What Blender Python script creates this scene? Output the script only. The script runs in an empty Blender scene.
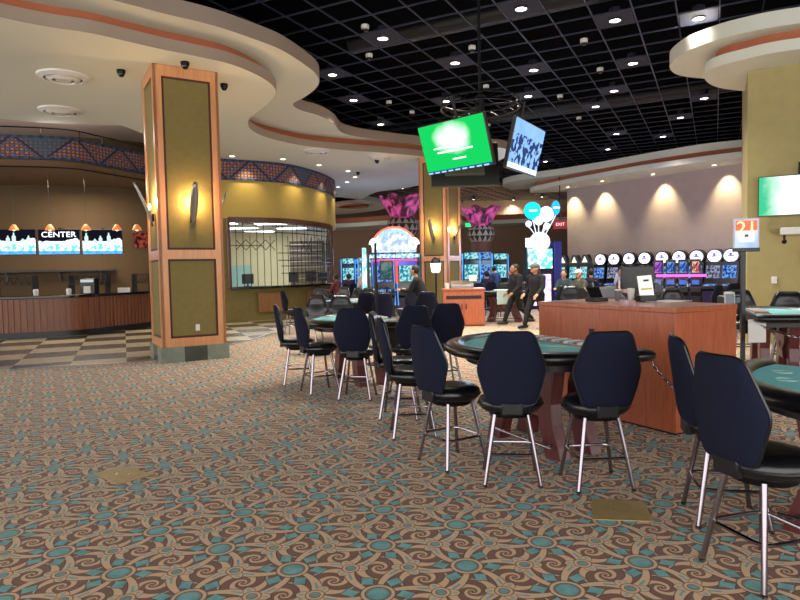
LIGHT_E, WORLD_E, SOFF_E, EXPO, GLOWK = 520, 2.0, 100, 0.75, .55
import bpy, bmesh, math, random
from mathutils import Vector, Matrix, Euler
rnd = random.Random(7)
scene = bpy.context.scene
COL = scene.collection
PI = math.pi
# ------------------------------------------------------------------ camera
PITCH, ROLL, F, EYE = math.radians(2.7), math.radians(1.2), 620.0, 1.6
fwd = Vector((0, math.cos(PITCH), -math.sin(PITCH)))
up0 = Vector((0, math.sin(PITCH), math.cos(PITCH)))
rt0 = Vector((1, 0, 0))
UPV = up0*math.cos(ROLL) + rt0*math.sin(ROLL)
RTV = rt0*math.cos(ROLL) - up0*math.sin(ROLL)
cam_d = bpy.data.cameras.new('camera'); cam = bpy.data.objects.new('camera', cam_d); COL.objects.link(cam)
cam_d.sensor_width = 36; cam_d.lens = F/800*36; cam_d.clip_start = .05; cam_d.clip_end = 200
M3 = Matrix((RTV, UPV, -fwd)).transposed().to_4x4()
cam.matrix_world = Matrix.Translation((0, 0, EYE)) @ M3
scene.camera = cam

def pdir(x, y): return fwd + RTV*((x-400)/F) + UPV*((300-y)/F)
def ray(x, y, z=0.0):                       # where a sight line meets a horizontal level
    d = pdir(x, y); t = (z-EYE)/d.z
    return Vector((d.x*t, d.y*t, z))
def at(x, y, Y):                            # where a sight line reaches a distance
    d = pdir(x, y); t = Y/d.y
    return Vector((d.x*t, Y, EYE+d.z*t))

# ------------------------------------------------------------------ materials
def lin(c):
    if isinstance(c, str):
        c = [int(c[i:i+2], 16)/255 for i in (0, 2, 4)]
    return tuple(((v/12.92) if v <= .04045 else ((v+.055)/1.055)**2.4) for v in c) + (1.0,)
class NT:
    def __init__(s, name):
        s.m = bpy.data.materials.new(name); s.m.use_nodes = True
        s.t = s.m.node_tree; s.t.nodes.clear()
        s.out = s.t.nodes.new('ShaderNodeOutputMaterial')
    def n(s, kind, **kw):
        nd = s.t.nodes.new(kind)
        for k, v in kw.items():
            if k.startswith('i_'):
                key = k[2:].replace('_', ' '); nd.inputs[int(key) if key.isdigit() else key].default_value = v
            else: setattr(nd, k, v)
        return nd
    def l(s, a, b): s.t.links.new(a, b)
class X:                                     # arithmetic on sockets
    nt = None
    def __init__(s, v): s.v = v
    @staticmethod
    def op(o, *a):
        nd = X.nt.t.nodes.new('ShaderNodeMath'); nd.operation = o
        for i, q in enumerate(a):
            if isinstance(q, X): q = q.v
            if isinstance(q, (int, float)): nd.inputs[i].default_value = q
            else: X.nt.l(q, nd.inputs[i])
        return X(nd.outputs[0])
    def __add__(a, b): return X.op('ADD', a, b)
    __radd__ = __add__
    def __sub__(a, b): return X.op('SUBTRACT', a, b)
    def __rsub__(a, b): return X.op('SUBTRACT', b, a)
    def __mul__(a, b): return X.op('MULTIPLY', a, b)
    __rmul__ = __mul__
    def __truediv__(a, b): return X.op('DIVIDE', a, b)
def lt(a, b): return X.op('LESS_THAN', a, b)
def gt(a, b): return X.op('GREATER_THAN', a, b)
def mn(a, b): return X.op('MINIMUM', a, b)
def mx(a, b): return X.op('MAXIMUM', a, b)
def ab(a): return X.op('ABSOLUTE', a)
def sq(a): return X.op('SQRT', a)
def mix(nt, f, a, b):
    nd = nt.n('ShaderNodeMix', data_type='RGBA')
    for s_, q in ((0, f), (6, a), (7, b)):
        if isinstance(q, X): q = q.v
        if isinstance(q, (int, float, tuple)): nd.inputs[s_].default_value = q
        else: nt.l(q, nd.inputs[s_])
    return nd.outputs[2]
MC = {}
def mat(name, color, rough=.5, metal=0, noise=.08, scale=8, bump=0, bscale=60, emit=0, spec=.5, coat=0, color2=None):
    if name in MC: return MC[name]
    nt = NT(name); b = nt.n('ShaderNodeBsdfPrincipled'); nt.l(b.outputs[0], nt.out.inputs[0])
    c = lin(color); c2 = lin(color2) if color2 else tuple(v*(1-noise*2.2) for v in c[:3])+(1,)
    tc = nt.n('ShaderNodeTexCoord')
    nz = nt.n('ShaderNodeTexNoise'); nz.inputs['Scale'].default_value = scale; nz.inputs['Detail'].default_value = 4
    nt.l(tc.outputs['Object'], nz.inputs['Vector'])
    cc = mix(nt, nz.outputs['Fac'], c, c2) if (noise or color2) else None
    if cc: nt.l(cc, b.inputs['Base Color'])
    else: b.inputs['Base Color'].default_value = c
    b.inputs['Roughness'].default_value = rough; b.inputs['Metallic'].default_value = metal
    b.inputs['Specular IOR Level'].default_value = spec; b.inputs['Coat Weight'].default_value = coat
    if emit:
        nt.l(cc, b.inputs['Emission Color']) if cc else setattr(b.inputs['Emission Color'], 'default_value', c)
        b.inputs['Emission Strength'].default_value = emit
    if bump:
        n2 = nt.n('ShaderNodeTexNoise'); n2.inputs['Scale'].default_value = bscale; nt.l(tc.outputs['Object'], n2.inputs['Vector'])
        bp = nt.n('ShaderNodeBump'); bp.inputs['Strength'].default_value = bump; bp.inputs['Distance'].default_value = .01
        nt.l(n2.outputs['Fac'], bp.inputs['Height']); nt.l(bp.outputs[0], b.inputs['Normal'])
    MC[name] = nt.m; return nt.m
def wood(name, c1, c2, rough=.4, rot=0, sc=1.0, coat=.2, axis='Z'):
    if name in MC: return MC[name]
    nt = NT(name); b = nt.n('ShaderNodeBsdfPrincipled'); nt.l(b.outputs[0], nt.out.inputs[0])
    tc = nt.n('ShaderNodeTexCoord'); mp = nt.n('ShaderNodeMapping')
    s = {'Z': (14, 14, 1.2), 'X': (1.2, 14, 14)}[axis]
    mp.inputs['Scale'].default_value = tuple(v*sc for v in s); nt.l(tc.outputs['Object'], mp.inputs['Vector'])
    nz = nt.n('ShaderNodeTexNoise'); nz.inputs['Scale'].default_value = 1.4; nz.inputs['Detail'].default_value = 6; nz.inputs['Distortion'].default_value = .8
    nt.l(mp.outputs[0], nz.inputs['Vector'])
    rp = nt.n('ShaderNodeValToRGB'); rp.color_ramp.elements[0].position = .3; rp.color_ramp.elements[0].color = lin(c2)
    rp.color_ramp.elements[1].position = .7; rp.color_ramp.elements[1].color = lin(c1)
    nt.l(nz.outputs['Fac'], rp.inputs[0]); nt.l(rp.outputs[0], b.inputs['Base Color'])
    b.inputs['Roughness'].default_value = rough; b.inputs['Coat Weight'].default_value = coat; b.inputs['Coat Roughness'].default_value = .25
    MC[name] = nt.m; return nt.m
def glow(name, color, strength, color2=None, scale=6, vor=False):
    if name in MC: return MC[name]
    nt = NT(name); e = nt.n('ShaderNodeEmission'); nt.l(e.outputs[0], nt.out.inputs[0])
    e.inputs[1].default_value = strength*GLOWK
    if color2:
        tc = nt.n('ShaderNodeTexCoord')
        if vor:
            nz = nt.n('ShaderNodeTexVoronoi'); nz.inputs['Scale'].default_value = scale; nt.l(tc.outputs['Object'], nz.inputs['Vector'])
            sp = nt.n('ShaderNodeSeparateColor'); nt.l(nz.outputs['Color'], sp.inputs[0]); fac = sp.outputs[0]
        else:
            nz = nt.n('ShaderNodeTexNoise'); nz.inputs['Scale'].default_value = scale; nz.inputs['Detail'].default_value = 3
            nt.l(tc.outputs['Object'], nz.inputs['Vector']); fac = nz.outputs['Fac']
        rp = nt.n('ShaderNodeValToRGB'); rp.color_ramp.elements[0].position = .42; rp.color_ramp.elements[1].position = .58
        rp.color_ramp.elements[0].color = lin(color); rp.color_ramp.elements[1].color = lin(color2)
        nt.l(fac, rp.inputs[0]); nt.l(rp.outputs[0], e.inputs[0])
    else: e.inputs[0].default_value = lin(color)
    MC[name] = nt.m; return nt.m

def carpet_material():
    nt = NT('swirl_carpet'); X.nt = nt
    b = nt.n('ShaderNodeBsdfPrincipled'); nt.l(b.outputs[0], nt.out.inputs[0])
    g = nt.n('ShaderNodeNewGeometry'); sp = nt.n('ShaderNodeSeparateXYZ'); nt.l(g.outputs['Position'], sp.inputs[0])
    L = .543; H = L*math.sqrt(3)
    wn = nt.n('ShaderNodeTexNoise', i_Scale=3.0); nt.l(g.outputs['Position'], wn.inputs['Vector'])
    x = X(sp.outputs[0]) - .33; y = X(sp.outputs[1]) - 3.28
    # hexagonal lattice, one vector along y: rectangular cell H x L, centred
    def cell(xx, yy):
        return (xx - H*X.op('ROUND', xx/H), yy - L*X.op('ROUND', yy/L))
    ax, ay = cell(x, y); bx_, by_ = cell(x + H/2, y + L/2)
    da = ax*ax + ay*ay; db = bx_*bx_ + by_*by_
    s = lt(da, db)
    px = bx_ + s*(ax - bx_); py = by_ + s*(ay - by_)
    rr = sq(px*px + py*py); th = X.op('ARCTAN2', py, px)
    k = X.op('ROUND', th/(PI/3)); a = th - k*(PI/3)
    u = rr*X.op('COSINE', a); v = rr*X.op('SINE', a)
    N = L/math.sqrt(3)
    def clamp01(q): return mx(mn(q, 1.0), 0.0)
    def band(d, w, soft=.004): return clamp01((w - d)*(1/soft))
    tan = None; dark = None
    def dist(cx, cy, uu=u, vv=v):
        dx = uu - cx; dy = vv - cy
        return dx, dy, sq(dx*dx + dy*dy)
    # spirals about the two-fold centres
    tan = X.op('ADD', 0.0, 0.0); edge = X.op('ADD', 0.0, 0.0)
    for sgn in (1, -1):
        mxx, myy = (L/2)*math.cos(PI/6), sgn*(L/2)*math.sin(PI/6)
        dx, dy, rho = dist(mxx, myy)
        tt = X.op('ARCTAN2', dy, dx)
        base = 0.0 if sgn == 1 else -PI/3
        lg = X.op('LOGARITHM', rho, math.e)
        ph = (lg*.92) - ((tt - base)/PI) + (.35 + 10)
        fr = X.op('FRACT', ph)
        c = ab(fr - .5)                        # 0 = centre of arm
        inside = band(rho, .132)*gt(rho, .010)
        arm = lt(c, .235)*inside
        ed = lt(ab(c - .255), .03)*inside
        tan = mx(tan, arm); edge = mx(edge, ed)
    # ribbons from rosettes to nodes, three neighbouring turns
    teal = X.op('ADD', 0.0, 0.0)
    for kk in (-1, 0, 1):
        ca, sa = math.cos(kk*PI/3), math.sin(kk*PI/3)
        uu = u*ca + v*sa; vv = v*ca - u*sa
        h = .22; cx, cy = N/2 + .01, -h
        R0 = math.sqrt((N/2)**2 + h*h)
        dx, dy, q = dist(cx, cy, uu, vv)
        d = ab(q - R0)
        clip = gt(uu, .055)*lt(uu, N - .02)*gt(vv, -.03)
        wid = (uu*.07) + .009
        rb = lt(d, wid)*clip
        tan = mx(tan, rb)
        edge = mx(edge*(1 - rb), lt(ab(d - wid - .003), .0035)*clip)
        # teal fleck inside the wide end
        fl = lt(d, .007)*lt(ab(uu - .225), .03)*gt(vv, -.03)
        teal = mx(teal, fl)
        # petal diamonds
        pu = uu - .138; pv = vv + .012
        dia = X.op('POWER', ab(pu + pv*.35)+.0001, .85) + X.op('POWER', ab(pv - pu*.2)*1.15+.0001, .85)
        pt = lt(dia, .086)
        pe = lt(ab(dia - .093), .008)
        tan = tan*(1 - pt); edge = mx(edge*(1 - pt), pe*(1 - rb)); teal = mx(teal*(1-rb) + teal*rb*fl, pt)
    # three leaves about the nodes
    ndx, ndy, nr = dist(N, 0)
    nt_ = X.op('ARCTAN2', ndy, ndx)
    lobe = .058 + .036*X.op('COSINE', (nt_*3) + .2)
    lf = lt(nr, lobe)
    le = lt(ab(nr - lobe - .004), .004)
    tan = mx(tan, lf); edge = mx(edge*(1 - lf), le)
    inner = lt(ab(nr - .070), .013)*gt(X.op('COSINE', (nt_*3) + .2), .9)*.7
    teal = mx(teal, inner)
    # node ring
    ring = lt(nr, .047); edge = mx(edge*(1 - ring), lt(ab(nr - .047), .0035)); tan = mx(tan, ring); teal = teal*(1 - ring)
    hole = lt(nr, .026); tan = tan*(1 - hole); edge = mx(edge, lt(ab(nr - .027), .003)); teal = mx(teal, hole*.75)
    # rosette
    ro = lt(rr, .088); edge = edge*(1 - ro); teal = teal*(1 - ro); tan = mx(tan*(1 - ro), ro)
    edge = mx(edge, lt(ab(rr - .088), .004))
    di = lt(rr, .063); tan = tan*(1 - di); teal = mx(teal, di*(1.0 - .5*gt(rr, .05))); edge = mx(edge*(1-di), lt(ab(rr - .064), .004))
    fib = nt.n('ShaderNodeTexNoise', i_Scale=160.0, i_Detail=2.0); nt.l(g.outputs['Position'], fib.inputs['Vector'])
    cl = nt.n('ShaderNodeTexNoise', i_Scale=14.0, i_Detail=3.0); nt.l(g.outputs['Position'], cl.inputs['Vector'])
    brown = mix(nt, X(cl.outputs['Fac']), lin('623b2b'), lin('7e523c'))
    c = mix(nt, tan, brown, lin('d0aa84'))
    tealc = mix(nt, X(cl.outputs['Fac']), lin('24707c'), lin('84bfb8'))
    c = mix(nt, teal, c, tealc)
    c = mix(nt, edge*.75, c, lin('33211d'))
    br = X(fib.outputs['Fac'])*.5 + .75
    hs = nt.n('ShaderNodeHueSaturation'); nt.l(c, hs.inputs['Color']); nt.l(br.v, hs.inputs['Value'])
    nt.l(hs.outputs[0], b.inputs['Base Color'])
    b.inputs['Roughness'].default_value = .9; b.inputs['Specular IOR Level'].default_value = .2
    b.inputs['Sheen Weight'].default_value = .15
    return nt.m
def tile_material(name, c1, c2, size, rot, rough=.25):
    nt = NT(name); X.nt = nt
    b = nt.n('ShaderNodeBsdfPrincipled'); nt.l(b.outputs[0], nt.out.inputs[0])
    g = nt.n('ShaderNodeNewGeometry'); sp = nt.n('ShaderNodeSeparateXYZ'); nt.l(g.outputs['Position'], sp.inputs[0])
    x, y = X(sp.outputs[0]), X(sp.outputs[1]); ca, sa = math.cos(rot), math.sin(rot)
    u = (x*ca + y*sa)/size; v = (y*ca - x*sa)/size
    fu = X.op('FLOOR', u); fv = X.op('FLOOR', v)
    chk = X.op('FLOORED_MODULO', fu + fv, 2.0)
    cv = nt.n('ShaderNodeCombineXYZ'); nt.l(fu.v, cv.inputs[0]); nt.l(fv.v, cv.inputs[1])
    wn = nt.n('ShaderNodeTexWhiteNoise'); nt.l(cv.outputs[0], wn.inputs['Vector'])
    nz = nt.n('ShaderNodeTexNoise', i_Scale=5.0, i_Detail=6.0, i_Distortion=1.2); nt.l(g.outputs['Position'], nz.inputs['Vector'])
    c = mix(nt, chk, lin(c1), lin(c2))
    hs = nt.n('ShaderNodeHueSaturation'); nt.l(c, hs.inputs['Color'])
    vv = X(nz.outputs['Fac'])*.7 + X(wn.outputs['Value'])*.5 + .4
    nt.l(vv.v, hs.inputs['Value']); nt.l(hs.outputs[0], b.inputs['Base Color'])
    b.inputs['Roughness'].default_value = rough
    return nt.m

def frieze_material():
    nt = NT('woven_frieze_pattern'); X.nt = nt
    b = nt.n('ShaderNodeBsdfPrincipled'); nt.l(b.outputs[0], nt.out.inputs[0])
    uv = nt.n('ShaderNodeUVMap'); sp = nt.n('ShaderNodeSeparateXYZ'); nt.l(uv.outputs[0], sp.inputs[0])
    u, v = X(sp.outputs[0]), X(sp.outputs[1])         # u metres, v 0..1
    per = 1.5
    fr = X.op('FRACT', u/per)
    t = ab(fr - .5)*2                                     # 1 at ends, 0 in the middle
    tri = lt(t, 1 - v*1.0 - .02)                          # upright triangle
    dark = lin('1c2438'); 
    inside1 = (1 - v) - t                                 # >0 in triangle
    lines = lt(ab(X.op('FRACT', mx(inside1, 0 - inside1)*3.2) - .5), .14)
    dots = gt(X.op('FRACT', u*9.0), .45)*gt(X.op('FRACT', v*7.0), .4)
    base = mix(nt, dots, lin('4a3226'), lin('b86a44'))
    c = mix(nt, lines, base, lin('2f4f7c'))
    c = mix(nt, lt(ab(inside1), .07), c, lin('10182a'))
    alt = lt(X.op('FLOORED_MODULO', X.op('FLOOR', (u/per) + .5), 3.0), .5)*lt(inside1, -.1)
    c = mix(nt, alt*.8, c, lin('28455a'))
    bord = gt(ab(v - .5), .40)
    bc = mix(nt, gt(X.op('FRACT', u*4), .5), lin('24406e'), lin('152238'))
    c = mix(nt, bord, c, bc)
    nt.l(c, b.inputs['Base Color']); b.inputs['Roughness'].default_value = .6
    return nt.m
# ------------------------------------------------------------------ mesh helpers
class MB:
    def __init__(s): s.bm = bmesh.new(); s.mats = []; s.uv = None
    def _mi(s, faces, mi):
        for f in faces: f.material_index = mi
    def box(s, c, size, rz=0, rot=None, mi=0, taper=None):
        M = Matrix.Translation(c) @ (rot.to_matrix().to_4x4() if rot else Matrix.Rotation(rz, 4, 'Z'))
        hx, hy, hz = [v/2 for v in size]; vs = []
        for z in (-hz, hz):
            k = taper if (taper and z > 0) else 1
            for x, y in ((-hx, -hy), (hx, -hy), (hx, hy), (-hx, hy)): vs.append(s.bm.verts.new(M @ Vector((x*k, y*k, z))))
        fs = [(3, 2, 1, 0), (4, 5, 6, 7), (0, 1, 5, 4), (1, 2, 6, 5), (2, 3, 7, 6), (3, 0, 4, 7)]
        s._mi([s.bm.faces.new([vs[i] for i in f]) for f in fs], mi); return s
    def cyl(s, a, b, r0, r1=None, seg=14, cap=True, mi=0):
        a, b = Vector(a), Vector(b); r1 = r0 if r1 is None else r1
        d = (b-a).normalized(); q = d.orthogonal().normalized(); w = d.cross(q)
        A = [s.bm.verts.new(a + (q*math.cos(t)+w*math.sin(t))*r0) for t in [2*PI*i/seg for i in range(seg)]]
        B = [s.bm.verts.new(b + (q*math.cos(t)+w*math.sin(t))*r1) for t in [2*PI*i/seg for i in range(seg)]]
        fs = [s.bm.faces.new((A[i], A[(i+1) % seg], B[(i+1) % seg], B[i])) for i in range(seg)]
        if cap: fs += [s.bm.faces.new(A[::-1]), s.bm.faces.new(B)]
        s._mi(fs, mi); return s
    def lathe(s, prof, seg=24, loc=(0, 0, 0), sx=1, sy=1, mi=0, rz=0):
        loc = Vector(loc); rings = []
        for r, z in prof:
            if r < 1e-5: rings.append([s.bm.verts.new(loc + Vector((0, 0, z)))])
            else: rings.append([s.bm.verts.new(loc + Vector((r*sx*math.cos(t+rz), r*sy*math.sin(t+rz), z))) for t in [2*PI*i/seg for i in range(seg)]])
        fs = []
        for A, B in zip(rings, rings[1:]):
            for i in range(seg):
                j = (i+1) % seg
                if len(A) == 1 and len(B) == 1: continue
                if len(A) == 1: fs.append(s.bm.faces.new((A[0], B[j], B[i])))
                elif len(B) == 1: fs.append(s.bm.faces.new((A[i], A[j], B[0])))
                else: fs.append(s.bm.faces.new((A[i], A[j], B[j], B[i])))
        for ring, rev in ((rings[0], 1), (rings[-1], 0)):
            if len(ring) > 1: fs.append(s.bm.faces.new(ring[::-1] if rev else ring))
        s._mi(fs, mi); return s
    def tube(s, pts, r, seg=8, closed=False, mi=0, radii=None):
        pts = [Vector(p) for p in pts]; n = len(pts); rings = []; prev = None
        for i, p in enumerate(pts):
            if closed: d = pts[(i+1) % n] - pts[i-1]
            else: d = pts[min(i+1, n-1)] - pts[max(i-1, 0)]
            d.normalize()
            if prev is None: q = d.orthogonal().normalized()
            else:
                q = prev - d*prev.dot(d)
                q = q.normalized() if q.length > 1e-6 else d.orthogonal().normalized()
            prev = q; w = d.cross(q); rr = radii[i] if radii else r
            rings.append([s.bm.verts.new(p + (q*math.cos(t)+w*math.sin(t))*rr) for t in [2*PI*k/seg for k in range(seg)]])
        fs = []
        for i in range(n if closed else n-1):
            A, B = rings[i], rings[(i+1) % n]
            for k in range(seg): fs.append(s.bm.faces.new((A[k], A[(k+1) % seg], B[(k+1) % seg], B[k])))
        if not closed: fs += [s.bm.faces.new(rings[0][::-1]), s.bm.faces.new(rings[-1])]
        s._mi(fs, mi); return s
    def prism(s, poly, z0, z1, mi=0):
        area = sum(poly[i][0]*poly[(i+1) % len(poly)][1]-poly[(i+1) % len(poly)][0]*poly[i][1] for i in range(len(poly)))
        if area < 0: poly = poly[::-1]
        A = [s.bm.verts.new((p[0], p[1], z0)) for p in poly]; B = [s.bm.verts.new((p[0], p[1], z1)) for p in poly]; n = len(poly)
        fs = [s.bm.faces.new(A[::-1]), s.bm.faces.new(B)] + [s.bm.faces.new((A[i], A[(i+1) % n], B[(i+1) % n], B[i])) for i in range(n)]
        s._mi(fs, mi); return s
    def board(s, prof, plane, a0, a1, mi=0):       # closed outline in 'XZ' or 'YZ', thick along the third axis
        f = (lambda p, a: (p[0], a, p[1])) if plane == 'XZ' else (lambda p, a: (a, p[0], p[1]))
        A = [s.bm.verts.new(f(p, a0)) for p in prof]; B = [s.bm.verts.new(f(p, a1)) for p in prof]; n = len(prof)
        fs = [s.bm.faces.new(A), s.bm.faces.new(B[::-1])] + [s.bm.faces.new((A[(i+1) % n], A[i], B[i], B[(i+1) % n])) for i in range(n)]
        s._mi(fs, mi); return s
    def strip(s, path, z0, z1, th=.1, mi=0, uvm=False):     # an upright band following a path, with thickness
        n = len(path); path = [Vector((p[0], p[1])) for p in path]; nor = []
        for i in range(n):
            d = path[min(i+1, n-1)] - path[max(i-1, 0)]; d.normalize(); nor.append(Vector((-d.y, d.x)))
        lay = s.bm.loops.layers.uv.verify() if uvm else None
        F0 = [[s.bm.verts.new((p.x, p.y, z)) for z in (z0, z1)] for p in path]
        F1 = [[s.bm.verts.new((p.x+q.x*th, p.y+q.y*th, z)) for z in (z0, z1)] for p, q in zip(path, nor)]
        L = 0; fs = []
        for i in range(n-1):
            f = s.bm.faces.new((F0[i][0], F0[i+1][0], F0[i+1][1], F0[i][1])); fs.append(f)
            d = (path[i+1]-path[i]).length
            if uvm:
                for lp, c in zip(f.loops, ((L, 0), (L+d, 0), (L+d, 1), (L, 1))): lp[lay].uv = c
            L += d
            for q in ((F1[i+1][0], F1[i][0], F1[i][1], F1[i+1][1]), (F0[i][1], F0[i+1][1], F1[i+1][1], F1[i][1]), (F1[i][0], F1[i+1][0], F0[i+1][0], F0[i][0])):
                fs.append(s.bm.faces.new(q))
        fs.append(s.bm.faces.new((F0[0][0], F0[0][1], F1[0][1], F1[0][0]))); fs.append(s.bm.faces.new((F0[-1][1], F0[-1][0], F1[-1][0], F1[-1][1])))
        s._mi(fs, mi); return s
    def ball(s, c, r, seg=14, rings=9, mi=0, rot=None):
        r = (r, r, r) if isinstance(r, (int, float)) else r; c = Vector(c); R = rot.to_matrix() if rot else Matrix.Identity(3)
        res = bmesh.ops.create_uvsphere(s.bm, u_segments=seg, v_segments=rings, radius=1)
        for v in res['verts']: v.co = c + R @ Vector((v.co.x*r[0], v.co.y*r[1], v.co.z*r[2]))
        s._mi({f for v in res['verts'] for f in v.link_faces}, mi); return s
    def build(s, name, m, parent=None, smooth=True, bevel=0, loc=None, rz=0, ang=40, sub=0, remesh=0, fix=True):
        if fix: bmesh.ops.recalc_face_normals(s.bm, faces=s.bm.faces)
        me = bpy.data.meshes.new(name); s.bm.to_mesh(me); s.bm.free()
        for q in (m if isinstance(m, (list, tuple)) else [m]): me.materials.append(q)
        o = bpy.data.objects.new(name, me); COL.objects.link(o)
        if parent: o.parent = parent
        if loc: o.location = loc
        o.rotation_euler.z = rz
        if remesh:
            r_ = o.modifiers.new('r', 'REMESH'); r_.mode = 'VOXEL'; r_.voxel_size = remesh; r_.use_smooth_shade = True
            q_ = o.modifiers.new('s', 'SMOOTH'); q_.iterations = 3; q_.factor = .5
        if bevel:
            bv = o.modifiers.new('b', 'BEVEL'); bv.width = bevel; bv.segments = 2; bv.limit_method = 'ANGLE'; bv.angle_limit = math.radians(35)
        if sub: sb = o.modifiers.new('u', 'SUBSURF'); sb.levels = sub; sb.render_levels = sub
        if smooth:
            for p in me.polygons: p.use_smooth = True
            try: me.set_sharp_from_angle(angle=math.radians(ang))
            except Exception: pass
        return o
def empty(name, loc=(0, 0, 0), rz=0, label=None, cat=None, group=None):
    o = bpy.data.objects.new(name, None); COL.objects.link(o); o.location = loc; o.rotation_euler.z = rz; o.empty_display_size = .1
    return tag(o, label, cat, group)
def tag(o, label=None, cat=None, group=None, kind=None):
    if label: o['label'] = label
    if cat: o['category'] = cat
    if group: o['group'] = group
    if kind: o['kind'] = kind
    return o
def st(o): o['kind'] = 'structure'; return o
KIDS = {}
def kids(o):
    if o.name not in KIDS: KIDS[o.name] = [q for q in bpy.data.objects if q.parent == o]
    return KIDS[o.name]
def copy_tree(o, parent=None):
    c = o.copy(); COL.objects.link(c)
    if parent: c.parent = parent
    for q in kids(o): copy_tree(q, c)
    return c
USED = set()
def place(proto, loc, rz, label, group=None, rx=0):
    o = proto if proto.name not in USED else copy_tree(proto)
    USED.add(proto.name)
    o.location = loc; o.rotation_euler = (rx, 0, rz); o['label'] = label
    if group: o['group'] = group
    return o
def text(name, body, size, m, parent, loc, rot=(PI/2, 0, 0), extr=.002, sx=1.0):
    cu = bpy.data.curves.new(name, 'FONT'); cu.body = body; cu.size = size; cu.extrude = extr; cu.align_x = 'CENTER'; cu.align_y = 'CENTER'
    t = bpy.data.objects.new(name, cu); COL.objects.link(t); bpy.context.view_layer.update()
    me = bpy.data.meshes.new_from_object(t.evaluated_get(bpy.context.evaluated_depsgraph_get()))
    bpy.data.objects.remove(t); me.materials.clear(); me.materials.append(m)
    o = bpy.data.objects.new(name, me); COL.objects.link(o); o.parent = parent; o.location = loc; o.rotation_euler = rot; o.scale = (sx, 1, 1)
    return o
def smooth_path(pts, n=6, closed=False):
    pts = [Vector((p[0], p[1])) for p in pts]; N = len(pts); out = []
    for i in range(N if closed else N-1):
        if closed: a, b, c, d = pts[i-1], pts[i], pts[(i+1) % N], pts[(i+2) % N]
        else: a, b, c, d = pts[max(i-1, 0)], pts[i], pts[i+1], pts[min(i+2, N-1)]
        for k in range(n):
            t = k/n
            out.append(.5*((2*b) + (c-a)*t + (2*a-5*b+4*c-d)*t*t + (3*b-a-3*c+d)*t**3))
    if not closed: out.append(pts[-1])
    return out
def light(name, kind, loc, energy, color=(1, .9, .75), size=.1, rot=None, spot=None, blend=.6):
    d = bpy.data.lights.new(name, kind); d.energy = energy; d.color = color
    if kind == 'AREA': d.size = size
    else: d.shadow_soft_size = size
    if spot: d.spot_size = math.radians(spot); d.spot_blend = blend
    o = bpy.data.objects.new(name, d); COL.objects.link(o); o.location = loc
    if rot: o.rotation_euler = rot
    return o
# ------------------------------------------------------------------ palette
CREAM = mat('cream_plaster', 'dadcd0', .85, noise=.03, scale=2)
PINKW = mat('rose_plaster', 'c8b8ae', .85, noise=.05, scale=3)
FASC = mat('taupe_fascia', 'a08f80', .8, noise=.03, scale=2)
TERRA = mat('terracotta_cove', 'b06442', .7, noise=.06, scale=3)
OLIVE = mat('olive_wallpaper', 'aa9c68', .75, noise=.10, scale=5, bump=.25, bscale=40)
OLIVED = mat('olive_fabric_panel', '82733f', .8, noise=.12, scale=9, bump=.2, bscale=120)
GOLD = mat('gold_plaster', 'b39a4e', .7, noise=.08, scale=4)
BROWNW = mat('brown_wall_paint', '6e5437', .85, noise=.05, scale=2)
ORANGEW = wood('honey_wood', 'd69a68', 'c78556', .35)
CHERRY = wood('cherry_laminate', 'b5613a', '9a4a29', .35, coat=.3, sc=2.2)
SLATW = wood('brown_slat_wood', '8c5432', '6c3e24', .45)
LEGW = wood('red_brown_wood', '6b3130', '4c2226', .35)
BLACK = mat('black_plastic', '101012', .35, noise=.05)
BLKM = mat('black_metal', '17171a', .4, metal=.6, noise=.05)
VINYL = mat('black_vinyl', '121318', .28, noise=.1, scale=14, bump=.12, bscale=50, spec=.6)
NAVY = mat('navy_fabric', '12162c', .9, noise=.12, scale=120, bump=.3, bscale=300, spec=.25)
CHROME = mat('chrome', '99919a', .16, metal=1, noise=.02)
STEEL = mat('brushed_steel', '9a9894', .35, metal=.9, noise=.05)
FELT = mat('teal_felt', '8cdce2', .95, noise=.06, scale=40, spec=.1)
FELTP = mat('felt_print_cream', 'b9c9b8', .95, noise=.05, spec=.1)
WHITE = mat('white_plastic', 'd9d9d6', .45, noise=.02)
MARBLE = mat('grey_green_marble', '8e9788', .25, scale=6, color2='5f6d64')
MARBLD = mat('dark_marble', '4d5348', .25, scale=6, color2='333a34')
GRANITE = mat('black_granite', '0d0e10', .12, noise=.2, scale=60)
LAMP = glow('lamp_lens', 'fff4e2', 14)
GRIDM = mat('grid_metal', '282a3e', .45, metal=.3, noise=.05)
PANELM = mat('grey_blue_ceiling_tile', '1e2036', .8, noise=.1, scale=3)
VOID = mat('black_void_paint', '010101', .95, noise=0, spec=.05)

ZA, ZB, ZG = 5.4, 5.8, 6.35
# ------------------------------------------------------------------ floor
m = MB(); m.prism([(-22, -2.5), (24, -2.5), (24, 46), (-22, 46)], -.1, 0)
st(m.build('floor', carpet_material(), smooth=False))
bp = [ray(x, y) for x, y in ((-160, 376), (-60, 375), (0, 371), (65, 366), (152, 360), (231, 345), (270, 334), (290, 326), (318, 312), (345, 300))]
edge = smooth_path(bp, 5)
m = MB(); m.prism([tuple(p) for p in edge] + [(-4.0, 40), (-20, 40), (-20, bp[0].y)], 0, .006)
st(m.build('floor_tile', tile_material('checker_stone', 'b3a78c', '4b473d', .95, math.radians(24)), smooth=False))
m = MB(); m.strip(edge, .006, .012, .05); st(m.build('trim_1', STEEL, smooth=False))

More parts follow.
